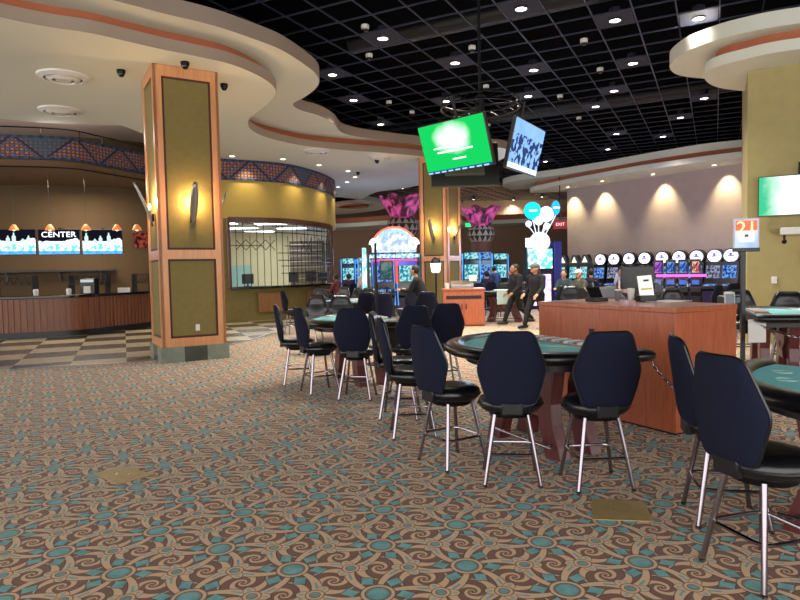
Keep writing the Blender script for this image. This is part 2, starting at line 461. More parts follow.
# ------------------------------------------------------------------ hanging soffits
def PX(l, z): return [ray(x, y, z) for x, y in l]
A1 = PX([(9, 19), (50, 27), (90, 33), (130, 42), (165, 50), (200, 57), (230, 64), (255, 74), (271, 84), (276, 93), (270, 102), (259, 111), (250, 118), (248, 124), (253, 131), (269, 138), (305, 146), (350, 150.5), (380, 152.5), (418, 156), (445, 159), (468, 162), (476, 167), (463, 174), (440, 181), (400, 189), (377, 192), (362, 199)], ZA)
a_left = ray(-70, 0, ZA)
A1s = [Vector((a_left.x-3, a_left.y-1.5))] + smooth_path([a_left] + A1, 5)
notch = smooth_path(PX([(160, 143), (141, 133), (120, 125), (90, 118), (45, 113.5), (0, 111), (-80, 108)], ZA), 5)
polyA = A1s + [Vector((-3.5, 34)), Vector((-9, 34)), Vector((-9.0, 24))] + notch + [Vector((-17, 11.5))]
m = MB(); m.prism([tuple(p) for p in polyA], ZA, ZA+.2); st(m.build('ceiling', [CREAM], smooth=True, ang=30))
B1 = PX([(-60, -42), (60, -12), (120, 2), (170, 15), (200, 22), (225, 29), (251, 38), (275, 47), (290, 55), (305, 65), (315, 73), (319, 81), (315, 89), (303, 98), (293, 104), (300, 110), (320, 116), (334, 124), (341, 132), (356, 136.5), (380, 140), (416, 144), (450, 146), (490, 147), (506, 149), (511, 153), (500, 160), (480, 168)], ZB)
B1s = smooth_path(B1, 5)
polyB = [Vector((B1s[0].x-4, B1s[0].y))] + B1s + [Vector((-1.5, 26)), Vector((-3.8, 24)), Vector((-5.5, 18)), Vector((-9.5, 17.0)), Vector((-17, 12.5))]
m = MB(); m.prism([tuple(p) for p in polyB], ZB, ZB+.28); st(m.build('ceiling', [CREAM], smooth=True, ang=30))
# terracotta band between the two layers, set back from the lower edge
def offs(path, d):
    n = len(path); o = []
    for i in range(n):
        t = path[min(i+1, n-1)] - path[max(i-1, 0)]; t = Vector((t.x, t.y)).normalized(); o.append(Vector((path[i].x-t.y*d, path[i].y+t.x*d)))
    return o
band = offs([Vector((p.x, p.y)) for p in A1s[1:-25]], .22)
m = MB(); m.strip(band, ZA+.2, ZB, .05); st(m.build('trim_2', TERRA, smooth=True))
# taupe edge strips on both fascias
m = MB(); m.strip(offs([Vector((p.x, p.y)) for p in A1s[1:]], -.012), ZA, ZA+.2, .012); st(m.build('trim_3', FASC))
m = MB(); m.strip(offs(B1s, -.012), ZB, ZB+.28, .012); st(m.build('trim_4', FASC))

# upper ceiling beyond the notch, over the food counter
m = MB(); m.prism([(-24, 9), (-6.5, 9), (-6.5, 30), (-24, 30)], 6.2, 6.3); st(m.build('ceiling', [PINKW], smooth=False))
m = MB(); m.strip(notch[::-1], ZA+.2, 6.2, .05); st(m.build('trim_5', PINKW))

# right far soffit
A2 = smooth_path(PX([(530, 193), (532, 191), (545, 188), (570, 183), (600, 177.5), (640, 170.5), (700, 162), (747, 156.5), (800, 151)], ZA), 5)
W1, W2 = ray(567, 190, ZA), ray(746, 163, ZA)
wd = Vector((W2.x-W1.x, W2.y-W1.y)).normalized(); wn_ = Vector((-wd.y, wd.x))   # wn_ points away from camera? fixed below
if wn_.y < 0: wn_ = -wn_
W3 = Vector((W2.x, W2.y)) + wd*6
back = [W3 + wn_*.5, Vector((W1.x, W1.y)) + wn_*.5 - wd*.6]
m = MB(); m.prism([tuple(p) for p in A2] + [tuple(p) for p in back], ZA, ZA+.2); st(m.build('ceiling', [CREAM], ang=30))
B2 = smooth_path(PX([(512, 190), (503, 187), (508, 183), (535, 178.5), (562, 175), (600, 169), (640, 162), (700, 152.5), (747, 147.5), (800, 142)], ZB-.02), 5)
m = MB(); m.prism([tuple(p) for p in B2] + [tuple(back[0]+wn_*1.0), tuple(back[1]+wn_*1.5)], ZB, ZB+.28); st(m.build('ceiling', [CREAM], ang=30))
m = MB(); m.strip(offs(A2, .25), ZA+.2, ZB, .05); st(m.build('trim_6', TERRA))
# rose wall with its returns
p1, p2 = Vector((W1.x, W1.y)), W3
m = MB(); m.prism([tuple(p1), tuple(p2), tuple(p2+wn_*.4), tuple(p1+wn_*.4)], 0, 6.3); m.prism([tuple(p1+wn_*.4), tuple(p1+wd*.4+wn_*.4), tuple(p1+wd*.4+wn_*9), tuple(p1+wn_*9)], 0, 6.3)
st(m.build('wall_back_right', mat('mauve_plaster', 'b3a3a0', .85, noise=.08, scale=2.5), smooth=False))

# right near island soffit and olive wall
C0 = ray(748, 71, ZA); gd = Vector((math.sin(math.radians(27)), math.cos(math.radians(27)))); gx = Vector((gd.y, -gd.x))
c0 = Vector((C0.x, C0.y))
m = MB(); m.prism([tuple(c0), tuple(c0+gx*5), tuple(c0+gx*5+gd*3), tuple(c0+gd*3)], 0, 6.3); st(m.build('wall_right', OLIVE, smooth=False))
A3 = smooth_path(PX([(980, 32), (800, 49), (740, 60.5), (714, 68), (705, 75), (707, 82), (720, 88), (747, 91.5)], ZA), 6)
m = MB(); m.prism([tuple(p) for p in A3] + [tuple(c0+gd*1.5+gx*.3), tuple(c0+gx*5)], ZA, ZA+.2); st(m.build('ceiling', [CREAM], ang=30))
B3 = smooth_path(PX([(980, 2), (800, 23), (737, 34.5), (705, 44), (684, 53), (670, 65), (674, 73), (688, 77), (720, 80)], ZB), 6)
m = MB(); m.prism([tuple(p) for p in B3] + [tuple(c0+gd*2.2+gx*.3), tuple(c0+gx*5)], ZB, ZB+.28); st(m.build('ceiling', [CREAM], ang=30))
m = MB(); m.strip(offs(A3, -.25), ZA+.2, ZB, .05); st(m.build('trim_7', TERRA))

# ------------------------------------------------------------------ black grid ceiling
m = MB(); m.prism([(-24, -2.5), (24, -2.5), (24, 46), (-24, 46)], 7.4, 7.5); m.box((0, -2.6, 6.6), (48, .2, 1.8)); st(m.build('ceiling', [VOID], smooth=False))  # ceiling plate, plus an unseen band added behind the camera to block world light
SP = .72; q0 = ray(538, 0, ZG); PH_A = Vector((q0.x, q0.y)).dot(gx)
lights_px = [(521, 8), (616, 20), (702, 17), (381, 38), (332, 74), (354, 100), (382, 123), (455, 63), (533, 70), (528, 96), (445, 101), (635, 64), (613, 91),
             (595, 106), (615, 133), (607, 148), (545, 160), (704, 98), (679, 117), (662, 135), (495, 186), (472, 199), (474, 204), (514, 200), (539, 197), (405, 189)]
pos = [ray(x, y, ZG) for x, y in lights_px]
fr = [((Vector((p.x, p.y)).dot(gd))/SP) % 1 for p in pos[:14]]
ph = math.atan2(sum(math.sin(2*PI*f) for f in fr), sum(math.cos(2*PI*f) for f in fr))/(2*PI) + .5
PH_B = ph*SP
m = MB(); ctr = Vector((6, 22))
for i in range(-42, 43):
    for (ax, dr, phs, w) in ((gx, gd, PH_A, .022), (gd, gx, PH_B, .015)):
        o_ = ctr.dot(ax); k = round((o_-phs)/SP) + i; c_ = ax*(phs + k*SP) + dr*ctr.dot(dr)
        m.box((c_.x, c_.y, ZG+.02), (w, 56, .03), rz=math.atan2(-dr.x, dr.y))
st(m.build('ceiling_grid', GRIDM, smooth=False))
def snap(p):
    v = Vector((p.x, p.y)); a = (math.floor((v.dot(gx)-PH_A)/SP)+.5)*SP + PH_A; b = (math.floor((v.dot(gd)-PH_B)/SP)+.5)*SP + PH_B
    w = gx*a + gd*b; return Vector((w.x, w.y, ZG))
# ducts and pipes in the void
for i, (a, b, r) in enumerate((((-1, 14.5, 6.8), (9, 9.5, 6.85), .2), ((-1, 24, 6.85), (14, 16, 6.85), .25), ((3, 7, 6.5+.05), (4.5, 8, 6.6), .08))):
    m = MB(); m.cyl(a, b, r, seg=16); tag(m.build('air_duct', mat('duct_paint', '101014', .5, noise=.2)), ['dark round duct above the grid ceiling left of the ring', 'dark wide duct above the far grid ceiling', 'short dark pipe above the grid ceiling at top right'][i], 'duct')

GR = 'recessed downlights in the black grid ceiling'
dl = empty('ceiling_light', cat='ceiling light', group=GR)
m = MB(); m.lathe([(.13, .0), (.135, -.02), (.105, -.025), (.1, .0)], 24); m.build('trim_ring', GRIDM, dl)
m = MB(); m.lathe([(0, -.012), (.102, -.012), (.102, .02), (0, .02)], 24); m.build('lens', LAMP, dl)
m = MB(); m.box((0, 0, .012), (SP-.05, SP-.05, .015), rz=-math.radians(27)); m.build('tile_panel', PANELM, dl, smooth=False)
m = MB(); m.cyl((0, 0, .02), (0, 0, .22), .11, seg=16); m.build('housing', GRIDM, dl)
seen = set()
names = {0: 'top centre of the picture beside the hanging pole', 1: 'highest, right of the hanging pole', 2: 'above the tip of the right cream soffit', 3: 'nearest the left soffit, beside a white dome', 4: 'just right of the rounded left soffit tip',
         5: 'between two domes left of the ring', 6: 'lowest on the left, near the soffit edge', 7: 'left of the pole above the ring', 8: 'right of the pole above the ring', 9: 'beside the right rim of the ring', 10: 'behind the left rim of the ring',
         11: 'left of the right cream soffit tip', 12: 'above the narrow blue screen to the right', 17: 'below the right cream soffit tip', 18: 'below the soffit tip, second from the olive wall', 19: 'above the rose wall soffit near the olive wall'}
for i, p in enumerate(pos):
    q = snap(p)
    k = (round(q.x, 2), round(q.y, 2))
    if k in seen: continue
    seen.add(k)
    place(dl, q, 0, ('round lit downlight in the black ceiling, ' + names[i]) if i in names else 'small round lit downlight in the far black grid ceiling', GR)
    if i not in (6, 15, 16): light('downlight_lamp', 'SPOT', (q.x, q.y, ZG-.06), LIGHT_E*(.55 if q.y > 15 else 1), (1, .92, .82), .1, spot=120, blend=.8)
# plain lighter tiles
# dome cameras
def dome(name, white):
    e = empty(name, cat='security camera')
    m = MB(); m.lathe([(.075, 0), (.08, -.03), (.07, -.075), (.06, -.08)], 20); m.build('housing', WHITE if white else BLKM, e)
    m = MB(); m.lathe([(.058, -.078), (.056, -.1), (.04, -.125), (0, -.137)], 20); m.build('lens_dome', mat('smoked_dome', '0a0a0c', .08, noise=0), e)
    return e
dw = dome('dome_camera', True)
for (x, y), lb in zip([(365, 28), (369, 57), (389, 104), (412, 114), (472, 49), (486, 88), (584, 42), (600, 71), (579, 120), (560, 98), (488, 127)],
        ['topmost, left of the pole', 'just below the topmost left pair of lamps', 'left of the ring, between two lamps', 'left of the hanging ring', 'left of the pole above the ring', 'just above the ring beside the pole', 'large, right of the pole near the top', 'right of the ring and high up', 'right of the narrow blue screen', 'between lamps right of the ring', 'between the two hanging screens']):
    q = ray(x, y-3, ZG); place(dw, q, 0, 'white dome camera on black ceiling, ' + lb)
db_ = dome('dome_camera', False)
for (x, y), lb in zip([(121, 70), (185, 62), (224, 84), (377, 160), (358, 172)], ['black dome camera on cream soffit left of the big column', 'black dome camera on cream soffit above the big column', 'black dome camera on cream soffit at right of the big column', 'black dome camera under the far cream soffit below a round vent', 'small black dome camera on far cream soffit near square lights']):
    q = ray(x, y, ZA); q.z += .006; place(db_, q, 0, lb)
# round air diffusers
df = empty('ceiling_vent', cat='ceiling vent')
m = MB(); m.lathe([(.45, 0), (.44, -.03), (.34, -.07), (.33, -.05), (.40, 0)], 32); m.build('outer_ring', WHITE, df)
m = MB(); m.lathe([(.30, -.03), (.29, -.06), (.20, -.10), (.19, -.08), (.26, -.03)], 32); m.build('middle_ring', WHITE, df)
m = MB(); m.lathe([(0, -.09), (.13, -.09), (.14, -.07), (.15, -.04), (0, -.04)], 24); m.build('centre_cone', WHITE, df)
m = MB(); m.lathe([(0, -.02), (.36, -.02), (.36, -.001), (0, -.001)], 24); m.build('dark_throat', BLACK, df)
for (x, y), lb in zip([(63, 78), (60, 112), (316, 152.5), (380, 158)], ['large round white ceiling vent nearest the camera on left soffit', 'round white ceiling vent behind the larger one at left', 'round white ceiling vent above the curved gold wall', 'round white ceiling vent beside the far central column']):
    q = ray(x, y-2, ZA); place(df, (q.x, q.y, ZA), 0, lb)
# small square lamps
GS = 'small lamps in the cream soffit'
sl = empty('soffit_light', cat='ceiling light', group=GS)
m = MB(); m.lathe([(.11, 0), (.11, -.012), (.085, -.016), (.085, 0)], 20); m.build('trim_ring', WHITE, sl)
m = MB(); m.lathe([(0, -.008), (.086, -.008), (.086, -.001), (0, -.001)], 20); m.build('lens', glow('warm_lens', 'fff0d0', 9), sl)
for (x, y), lb in zip([(232, 156), (283, 159), (319, 165), (348, 171), (355, 177), (347, 182), (338, 187), (602, 181), (653, 174), (714, 165), (568, 187)],
        ['above gold wall next to the big column', 'above the middle of the gold wall', 'above the right end of the gold wall', 'right of the gold wall, largest', None, None, None, 'under rose wall soffit, above the left wall glow', 'under rose wall soffit, above the middle wall glow', 'under rose wall soffit nearest the olive wall', 'under rose wall soffit at its far left end']):
    q = ray(x, y, ZA); q.z += .004
    place(sl, q, 0, ('small lit lamp in cream soffit ' + lb) if lb else 'small lit lamp in the cream soffit beyond the gold wall', GS)
for x, y, d_, lb in ((210, 88, .5, 'x'),): pass

# ------------------------------------------------------------------ far walls and far soffits
m = MB(); m.box((2, 44, 3.7), (44, .4, 7.4)); st(m.build('wall_back', mat('umber_wall', 'a08068', .85, noise=.08, scale=1), smooth=False))
m = MB(); m.box((24.2, 22, 3.7), (.4, 46, 7.4)); st(m.build('wall_side_right', BROWNW, smooth=False))
far = [(-12, 43.8), (-12, 40)] + [tuple(p) for p in smooth_path([(-9, 39), (-4, 40.5), (0, 38.8), (5, 40.5), (11, 39), (16, 40.5), (20, 39)], 6)] + [(20, 43.8)]
m = MB(); m.prism(far, 4.5, 4.75); st(m.build('ceiling_cove', [CREAM], ang=30))
m = MB(); m.strip(offs([Vector(p) for p in far[2:-1]], .3), 4.75, 5.1, .05); st(m.build('trim_8', TERRA))
isl = smooth_path(PX([(336, 197), (355, 199), (375, 202), (387, 206), (380, 210), (360, 213), (336, 215)], ZA), 6)
m = MB(); m.prism([tuple(p) for p in isl] + [(-6.5, isl[-1].y), (-6.5, isl[0].y)], ZA, ZA+.25); st(m.build('ceiling', [CREAM], ang=30))
m = MB(); c_ = ray(353, 205, ZA); m.lathe([(.9, 0), (.9, -.12), (.75, -.12), (.75, 0)], 30, loc=(c_.x, c_.y, ZA)); st(m.build('trim_9', TERRA))

# ------------------------------------------------------------------ left: food counter
cf = [ray(x, y) for x, y in ((-120, 342), (-40, 341), (0, 339.5), (73, 336), (110, 332), (150, 327), (175, 323))]
cp = smooth_path(cf, 6); cp = [Vector((p.x, p.y)) for p in cp]
cnt = empty('food_counter', (cp[len(cp)//2].x, cp[len(cp)//2].y, 0), label='long curved food counter with brown ribbed front and black granite top', cat='counter')
org = cnt.location
def rel(p): return [Vector((q.x-org.x, q.y-org.y)) for q in p]
m = MB(); m.strip(rel(offs(cp, .08)), 0, .16, .55); m.build('toe_kick', BLACK, cnt)
m = MB(); m.strip(rel(cp), .16, 1.06, .7); m.build('front_panel', SLATW, cnt)
m = MB(); L = 0; pp = rel(cp)
for a, b in zip(pp, pp[1:]):
    d = (b-a).length; k = max(1, int(d/.11)); n_ = Vector(((b-a).y, -(b-a).x)).normalized()
    for j in range(k):
        c = a + (b-a)*((j+.5)/k) + n_*.008
        m.box((c.x, c.y, .61), (.06, .03, .88), rz=math.atan2((b-a).y, (b-a).x))
m.build('vertical_slats', SLATW, cnt, smooth=False)
m = MB(); m.strip(rel(offs(cp, -.12)), 1.06, 1.13, .95); m.build('worktop', GRANITE, cnt, bevel=.01)
# patterned frieze above it, with a rail
FR = frieze_material()
fz = cp
fzp = offs(fz, -.02)
m = MB(); m.strip(fzp, 4.78, 5.40, .12, uvm=True); st(m.build('trim_10', FR, fix=False))
m = MB(); m.prism([tuple(p) for p in offs(fz, .1)] + [(-6.3, 22.6), (-18, 21)], 4.60, 4.77); st(m.build('ceiling', [BROWNW]))
m = MB()
rp_ = [Vector((p.x, p.y, 5.60)) for p in fzp]
m.tube(rp_, .018); m.tube([Vector((p.x, p.y, 4.56)) for p in offs(fz, -.05)], .02)
for p in rp_[::4]: m.cyl((p.x, p.y, 5.3), p, .012, seg=8)
tag(m.build('railing', BLKM), 'thin dark rail with posts running along the top of the left patterned frieze', 'railing')
# wall behind
m = MB(); wl = [Vector((-19, 17.6)), Vector((-13.5, 19.6)), Vector((-10, 20.8)), Vector((-8.2, 22.2)), Vector((-7.0, 24))]
m.strip(smooth_path(wl, 5), 0, 6.25, .25); st(m.build('wall_left', mat('dark_olive_brown_wall', '57442c', .85, noise=.06, scale=3)))
wlp = smooth_path(wl, 5)
def on_wall(px, dist=.1):                    # point on the left wall seen in picture column px
    best = None
    for i in range(len(wlp)-1):
        for k in range(10):
            p = wlp[i].lerp(wlp[i+1], k/10); t = abs((p.x/p.y) - ((px-400)/F))
            if best is None or t < best[0]: best = (t, p, (wlp[i+1]-wlp[i]).normalized())
    p, d = best[1], best[2]
    return Vector((p.x + d.y*dist, p.y - d.x*dist)), math.atan2(d.y, d.x)
# menu screens
def screen_thing(name, lab, w, h, face, th=.06, cat='screen', frame=None):
    e = empty(name, label=lab, cat=cat)
    m = MB(); m.box((0, th/2+.004, 0), (w+.04, th, h+.04)); m.build('casing', frame or BLACK, e, bevel=.006)
    m = MB(); m.box((0, 0, 0), (w, .008, h)); m.build('display', face, e, smooth=False)
    return e
def menu_face():
    nt = NT('menu_display'); X.nt = nt
    e = nt.n('ShaderNodeEmission'); nt.l(e.outputs[0], nt.out.inputs[0]); e.inputs[1].default_value = 2.2*GLOWK
    tc = nt.n('ShaderNodeTexCoord'); sp = nt.n('ShaderNodeSeparateXYZ'); nt.l(tc.outputs['Object'], sp.inputs[0])
    nz = nt.n('ShaderNodeTexNoise', i_Scale=3.5, i_Detail=5.0); nt.l(tc.outputs['Object'], nz.inputs['Vector'])
    n2 = nt.n('ShaderNodeTexNoise', i_Scale=9.0, i_Detail=2.0); nt.l(tc.outputs['Object'], n2.inputs['Vector'])
    h = X(sp.outputs[2]) - (X(nz.outputs['Fac'])-.5)*.4 - .06
    c = mix(nt, lt(h, -.02), (0.004, .004, .008, 1), lin('dceeff'))
    c = mix(nt, lt(h, -.16)*gt(X(n2.outputs['Fac']), .5), c, lin('5fb4ec'))
    c = mix(nt, lt(X(sp.outputs[2]), -.27)*.9, c, lin('2f86d8'))
    nt.l(c, e.inputs[0]); return nt.m
MENU = menu_face()
labs = ['wide menu screen at the far left with bottle picture', 'middle menu screen reading CENTER above the food counter', 'right menu screen with pale food pictures beside the column']
TW = glow('white_letters', 'ffffff', 2.5)
for i, (xa, xb) in enumerate(((-5, 36.5), (37.5, 80.5), (81.5, 123))):
    pa, pb = at(xa, 242, 18.6+.25*i), at(xb, 242, 18.6+.25*i+.25)
    c = (pa+pb)/2; w = (pb-pa).length-.06
    e = screen_thing('menu_screen', labs[i], w, .74, MENU); e.location = c; e.rotation_euler = (0, 0, math.atan2(pb.y-pa.y, pb.x-pa.x)); e['group'] = 'menu screens above the food counter'
    if i == 1: text('lettering', 'CENTER', .23, TW, e, (.0, -.012, .22), sx=1.15)
    m = MB(); m.cyl((0, .06, .3), (0, .06, .42), .02); m.box((0, .3, .4), (.06, .5, .06)); m.build('hanger', BLKM, e)
    if i != 1:
        m = MB()
        for k in range(5):
            x = -.45+.2*k+.04*(k % 2); hgt = .12+.09*((k*7+i) % 3)
            m.lathe([(0, 0), (.05, 0), (.055, hgt*.6), (.02, hgt*.8), (.02, hgt), (0, hgt)], 10, loc=(x, -.006, -.02), sy=.08)
        m.build('printed_bottles', glow('pale_print', 'bfe0d8', 1.6), e)
pa = at(143, 240, 20.2)
e = screen_thing('menu_screen', 'small dark red menu screen half hidden by the big column', .55, .5, glow('red_menu', '2a0c10', 1.2, '8c4030', 8)); e.location = pa; e.rotation_euler.z = .4
# pendants
pe = empty('pendant_lamp', cat='lamp', group='pendant lamps over the menu screens')
m = MB(); m.lathe([(.13, 0), (.12, .05), (.06, .14), (.03, .17)], 16); m.build('lamp_shade', mat('amber_glass', 'c8703a', .3, noise=.05, emit=.5), pe)
m = MB(); m.ball((0, 0, .02), .04); m.build('bulb', glow('pendant_bulb', 'ffd9a0', 8), pe)
m = MB(); m.cyl((0, 0, .17), (0, 0, 2.1), .004, seg=6); m.build('cord', BLACK, pe)
for x, lb in zip((14, 50, 86, 117, 137), ('over the leftmost menu screen', 'over the middle menu screen', 'between middle and right menu screens', 'over the right end of the menu screens', 'nearest the big column')):
    p = at(x, 230.2, 17.9); place(pe, p, 0, 'small amber pendant lamp ' + lb)
# shelf, racks
(sa, _), (sb, ang) = on_wall(-10, .2), on_wall(116, .2)
dv = (sb-sa); zsh = at(60, 271, (sa.y+sb.y)/2).z
sh = empty('wall_shelf', ((sa.x+sb.x)/2, (sa.y+sb.y)/2, zsh), math.atan2(dv.y, dv.x), 'long dark wall shelf on brackets below the menu screens', 'shelf')
m = MB(); m.box((0, 0, 0), (dv.length, .36, .06)); m.build('board', BLACK, sh, bevel=.005)
for x in (-.35, .05, .38):
    m = MB(); m.box((x*dv.length, .06, -.17), (.05, .05, .3)); m.box((x*dv.length, -.04, -.06), (.05, .2, .05)); m.build('bracket', BLACK, sh)
def rack(w, h, lab):
    e = empty('wire_rack', label=lab, cat='rack')
    for s in (-1, 1):
        m = MB(); m.box((s*w/2, 0, h/2), (.035, .3, h)); m.build('upright', BLKM, e)
    m = MB()
    for z in (.5, .97): m.box((0, 0, h*z), (w, .3, .03))
    m.build('shelf', BLKM, e)
    m = MB(); n = 5
    for k in range(n):
        x = -w/2 + w*(k+.5)/n; m.tube([(x-w/n/2, .1, h*.53), (x, .1, h*.93), (x+w/n/2, .1, h*.53)], .012, 6)
    m.build('lattice', BLKM, e); return e
for (x, y, Y, w, lb) in ((16, 292, 17.6, 1.1, 'dark metal rack with lattice on the left end of the counter'), (90, 291, 17.9, 1.05, 'dark metal rack around the coffee machine on the counter'), (143, 289.5, 19.0, .5, 'short dark metal rack beside the big column')):
    p = at(x, y, Y); r = rack(w, .55, lb); r.location = (p.x, p.y, 1.13)
p = at(90, 292, 17.6); e = empty('coffee_machine', (p.x, p.y, 1.13), label='steel and black coffee machine standing inside the counter rack', cat='machine')
m = MB(); m.box((0, 0, .22), (.42, .28, .44)); m.build('body', BLACK, e, bevel=.02)
m = MB(); m.box((0, -.15, .12), (.2, .04, .2)); m.build('drip_tray', WHITE, e, bevel=.01)
m = MB(); m.box((0, -.145, .37), (.36, .02, .08)); m.build('lit_panel', glow('panel_white', 'cfd8d8', 1), e)
for x, y, c, lb in ((69, 294, WHITE, 'white cup left of the coffee rack on the counter'), (36, 296, WHITE, 'small white saucer on the left part of the counter')):
    p = at(x, y, 17.2); m = MB(); m.lathe([(0, 0), (.06, 0), (.07, .14), (.05, .17), (0, .17)], 14); tag(m.build('cup', c, loc=(p.x, p.y, 1.13)), lb, 'cup')
p = at(124, 290, 18.4); m = MB(); m.box((0, 0, .07), (.36, .05, .14)); tag(m.build('counter_sign', WHITE, loc=(p.x, p.y, 1.13), bevel=.005), 'small white sign card standing on the counter near the column', 'sign')
# ------------------------------------------------------------------ curved gold wall with cashier window
cw = [Vector((p.x, p.y)) for p in (ray(180, 158, ZA), ray(195, 158, ZA), ray(226, 159, ZA), ray(280, 163, ZA), ray(310, 169.5, ZA), ray(328, 176.5, ZA), ray(334.5, 183, ZA))]
cw.append(cw[-1] + Vector((-.6, 3.0)))
cws = smooth_path(cw, 8); cws = [Vector((p.x, p.y)) for p in cws]
m = MB(); m.strip(cws, 3.45, 4.74, .25); st(m.build('wall_gold', GOLD))
m = MB(); m.strip(offs(cws, -.04), 4.72, ZA-.002, .3, uvm=True); st(m.build('trim_11', FR, fix=False))
m = MB(); m.strip(cws, 0, 1.1, .25); st(m.build('wall_gold_lower', OLIVED))
# jamb: the solid piece left of the window
def nearest(px, path):
    return min(range(len(path)), key=lambda i: abs(path[i].x/path[i].y - (px-400)/F))
iL, iR = nearest(233, cws), nearest(333, cws)
m = MB(); m.strip(cws[:iL+1], 1.1, 3.45, .25); st(m.build('wall_gold_jamb', OLIVED))
win = cws[iL:iR+1]
m = MB(); m.strip(offs(win, -.05), 3.33, 3.5, .3); m.cyl((win[0].x, win[0].y-.05, 1.1), (win[0].x, win[0].y-.05, 3.45), .07); m.cyl((win[-1].x, win[-1].y, 0), (win[-1].x, win[-1].y, 3.45), .07)
st(m.build('window_1', wood('dark_frame_wood', '5c3420', '43240f', .4)))
o0 = win[len(win)//2]
ck = empty('cashier_counter', (o0.x, o0.y, 0), label='black cashier counter ledge below the grille in the gold wall', cat='counter')
m = MB(); m.strip([p-o0 for p in offs(win, -.3)], 1.1, 1.18, .9); m.build('ledge', GRANITE, ck, bevel=.008)
for k in (2, 5):
    i = min(len(win)-2, int(len(win)*k/8)); a, b = win[i]-o0, win[i+1]-o0; r = math.atan2((b-a).y, (b-a).x)
    m = MB(); m.box((a.x+.02*math.sin(r), a.y-.06, .62), (1.0, .05, .66), rz=r); m.build('front_panel', wood('tan_panel', '9a6a38', '7b5128', .4), ck, bevel=.01)
# grille of black bars
gr = empty('cashier_grille', (o0.x, o0.y, 0), label='black geometric metal grille filling the cashier window', cat='grille')
tot = [0]
for a, b in zip(win, win[1:]): tot.append(tot[-1] + (b-a).length)
LW = tot[-1]
def wp(s, z):
    s = max(0, min(1, s))*LW
    for i in range(len(win)-1):
        if tot[i+1] >= s - 1e-6:
            q = win[i].lerp(win[i+1], (s-tot[i])/max(1e-6, tot[i+1]-tot[i])); break
    return Vector((q.x-o0.x, q.y-o0.y, z))
m = MB()
for s in [i/60 for i in range(34, 60)]: m.tube([wp(s, 1.9), wp(s, 2.75 + .12*(round(s*60) % 3))], .008, 5)
for s in [i/24 for i in range(25)]:
    z0 = 1.18 if round(s*24) % 4 else 1.18
    z1 = 3.33 if round(s*24) % 3 else 2.9
    m.tube([wp(s, z0), wp(s, z1)], .013, 6)
m.build('vertical_bars', BLKM, gr)
m = MB()
for z, rng in ((3.0, (0, 1)), (2.55, (0, .2)), (2.55, (.35, .6)), (2.3, (.3, .72)), (2.05, (.3, .5)), (1.85, (.32, .95)), (1.6, (.32, .95)), (2.15, (.62, 1)), (2.4, (.68, 1)), (2.7, (.6, 1)), (1.4, (.6, 1)), (1.98, (.62, 1))):
    m.tube([wp(rng[0]+(rng[1]-rng[0])*k/10, z) for k in range(11)], .013, 6)
m.build('horizontal_bars', BLKM, gr)
m = MB()
for s in (.04, .1, .16, .22, .5, .56): m.tube([wp(s, 2.75), wp(s+.06, 2.4)], .013, 6); m.tube([wp(s+.06, 2.75), wp(s, 2.4)], .013, 6)
m.build('diagonal_bars', BLKM, gr)
# room behind the grille
m = MB(); m.box((-7.2, 29.2, 1.75), (7.6, .2, 3.5)); st(m.build('wall_cashier', mat('office_cream', 'd8cfa8', .8, noise=.04), smooth=False))
m = MB(); m.prism([tuple(p) for p in offs(cws, .3)][::-1] + [(-9.5, 29.2), (-3.2, 29.2)][:2], 3.5, 3.55); st(m.build('ceiling_cashier', mat('office_ceiling', 'd5d8d8', .8, noise=.02)))
fx = empty('office_light', cat='ceiling light', group='fluorescent panels in the cashier office')
m = MB(); m.box((0, 0, -.02), (1.2, .6, .03)); m.build('diffuser', glow('tube_light', 'f4fbff', 7), fx, smooth=False)
m = MB(); m.box((0, 0, -.012), (1.28, .68, .02)); m.build('frame', WHITE, fx, smooth=False)
for i, (x, y) in enumerate(((-6.6, 23), (-4.8, 23.6), (-6.4, 25.5), (-4.5, 26.2), (-6.2, 27.8))):
    place(fx, (x, y, 3.5), 0, 'white fluorescent panel in the ceiling behind the cashier grille')
light('office_lamp', 'AREA', (-5.4, 24.6, 3.3), 130, (.95, 1, 1), 2.6)
m = MB(); m.box((0, 0, 1.0), (1.0, .05, 2.0)); o = m.build('office_door', mat('pale_teal_glass', '9fc8c0', .3, noise=.02), loc=(-7.4, 29.0, 0)); o['kind'] = 'structure'; o.name = 'door_1'
e = empty('office_cabinet', (-4.1, 27.8, 0), label='tall dark slatted cabinet behind the right half of the grille', cat='cabinet')
m = MB(); m.box((0, 0, 1.5), (1.5, .5, 3.0)); m.build('body', mat('cabinet_brown', '54452e', .6), e, bevel=.01)
m = MB()
for k in range(11): m.box((0, -.27, .35+.25*k), (1.4, .03, .03))
m.build('shelf_edges', STEEL, e)
for i, (s, w, h, lb) in enumerate(((.12, .4, .34, 'dark computer monitor at the left end of the cashier window'), (.45, .34, .38, 'dark computer monitor in the middle of the cashier window'), (.66, .4, .42, 'dark computer monitor right of the middle of the cashier window'), (.85, .36, .36, 'dark computer monitor at the right end of the cashier window'))):
    q = wp(s, 0) + Vector((o0.x, o0.y, 0)); e = empty('computer_monitor', (q.x-.2, q.y+.45, 1.18), .3*s, lb, 'monitor')
    m = MB(); m.box((0, 0, .08+h/2), (w, .05, h)); m.build('screen_back', BLACK, e, bevel=.01)
    m = MB(); m.cyl((0, 0, .02), (0, 0, .1), .03); m.lathe([(.11, 0), (.11, .015), (0, .02)], 16); m.build('stand', BLACK, e)
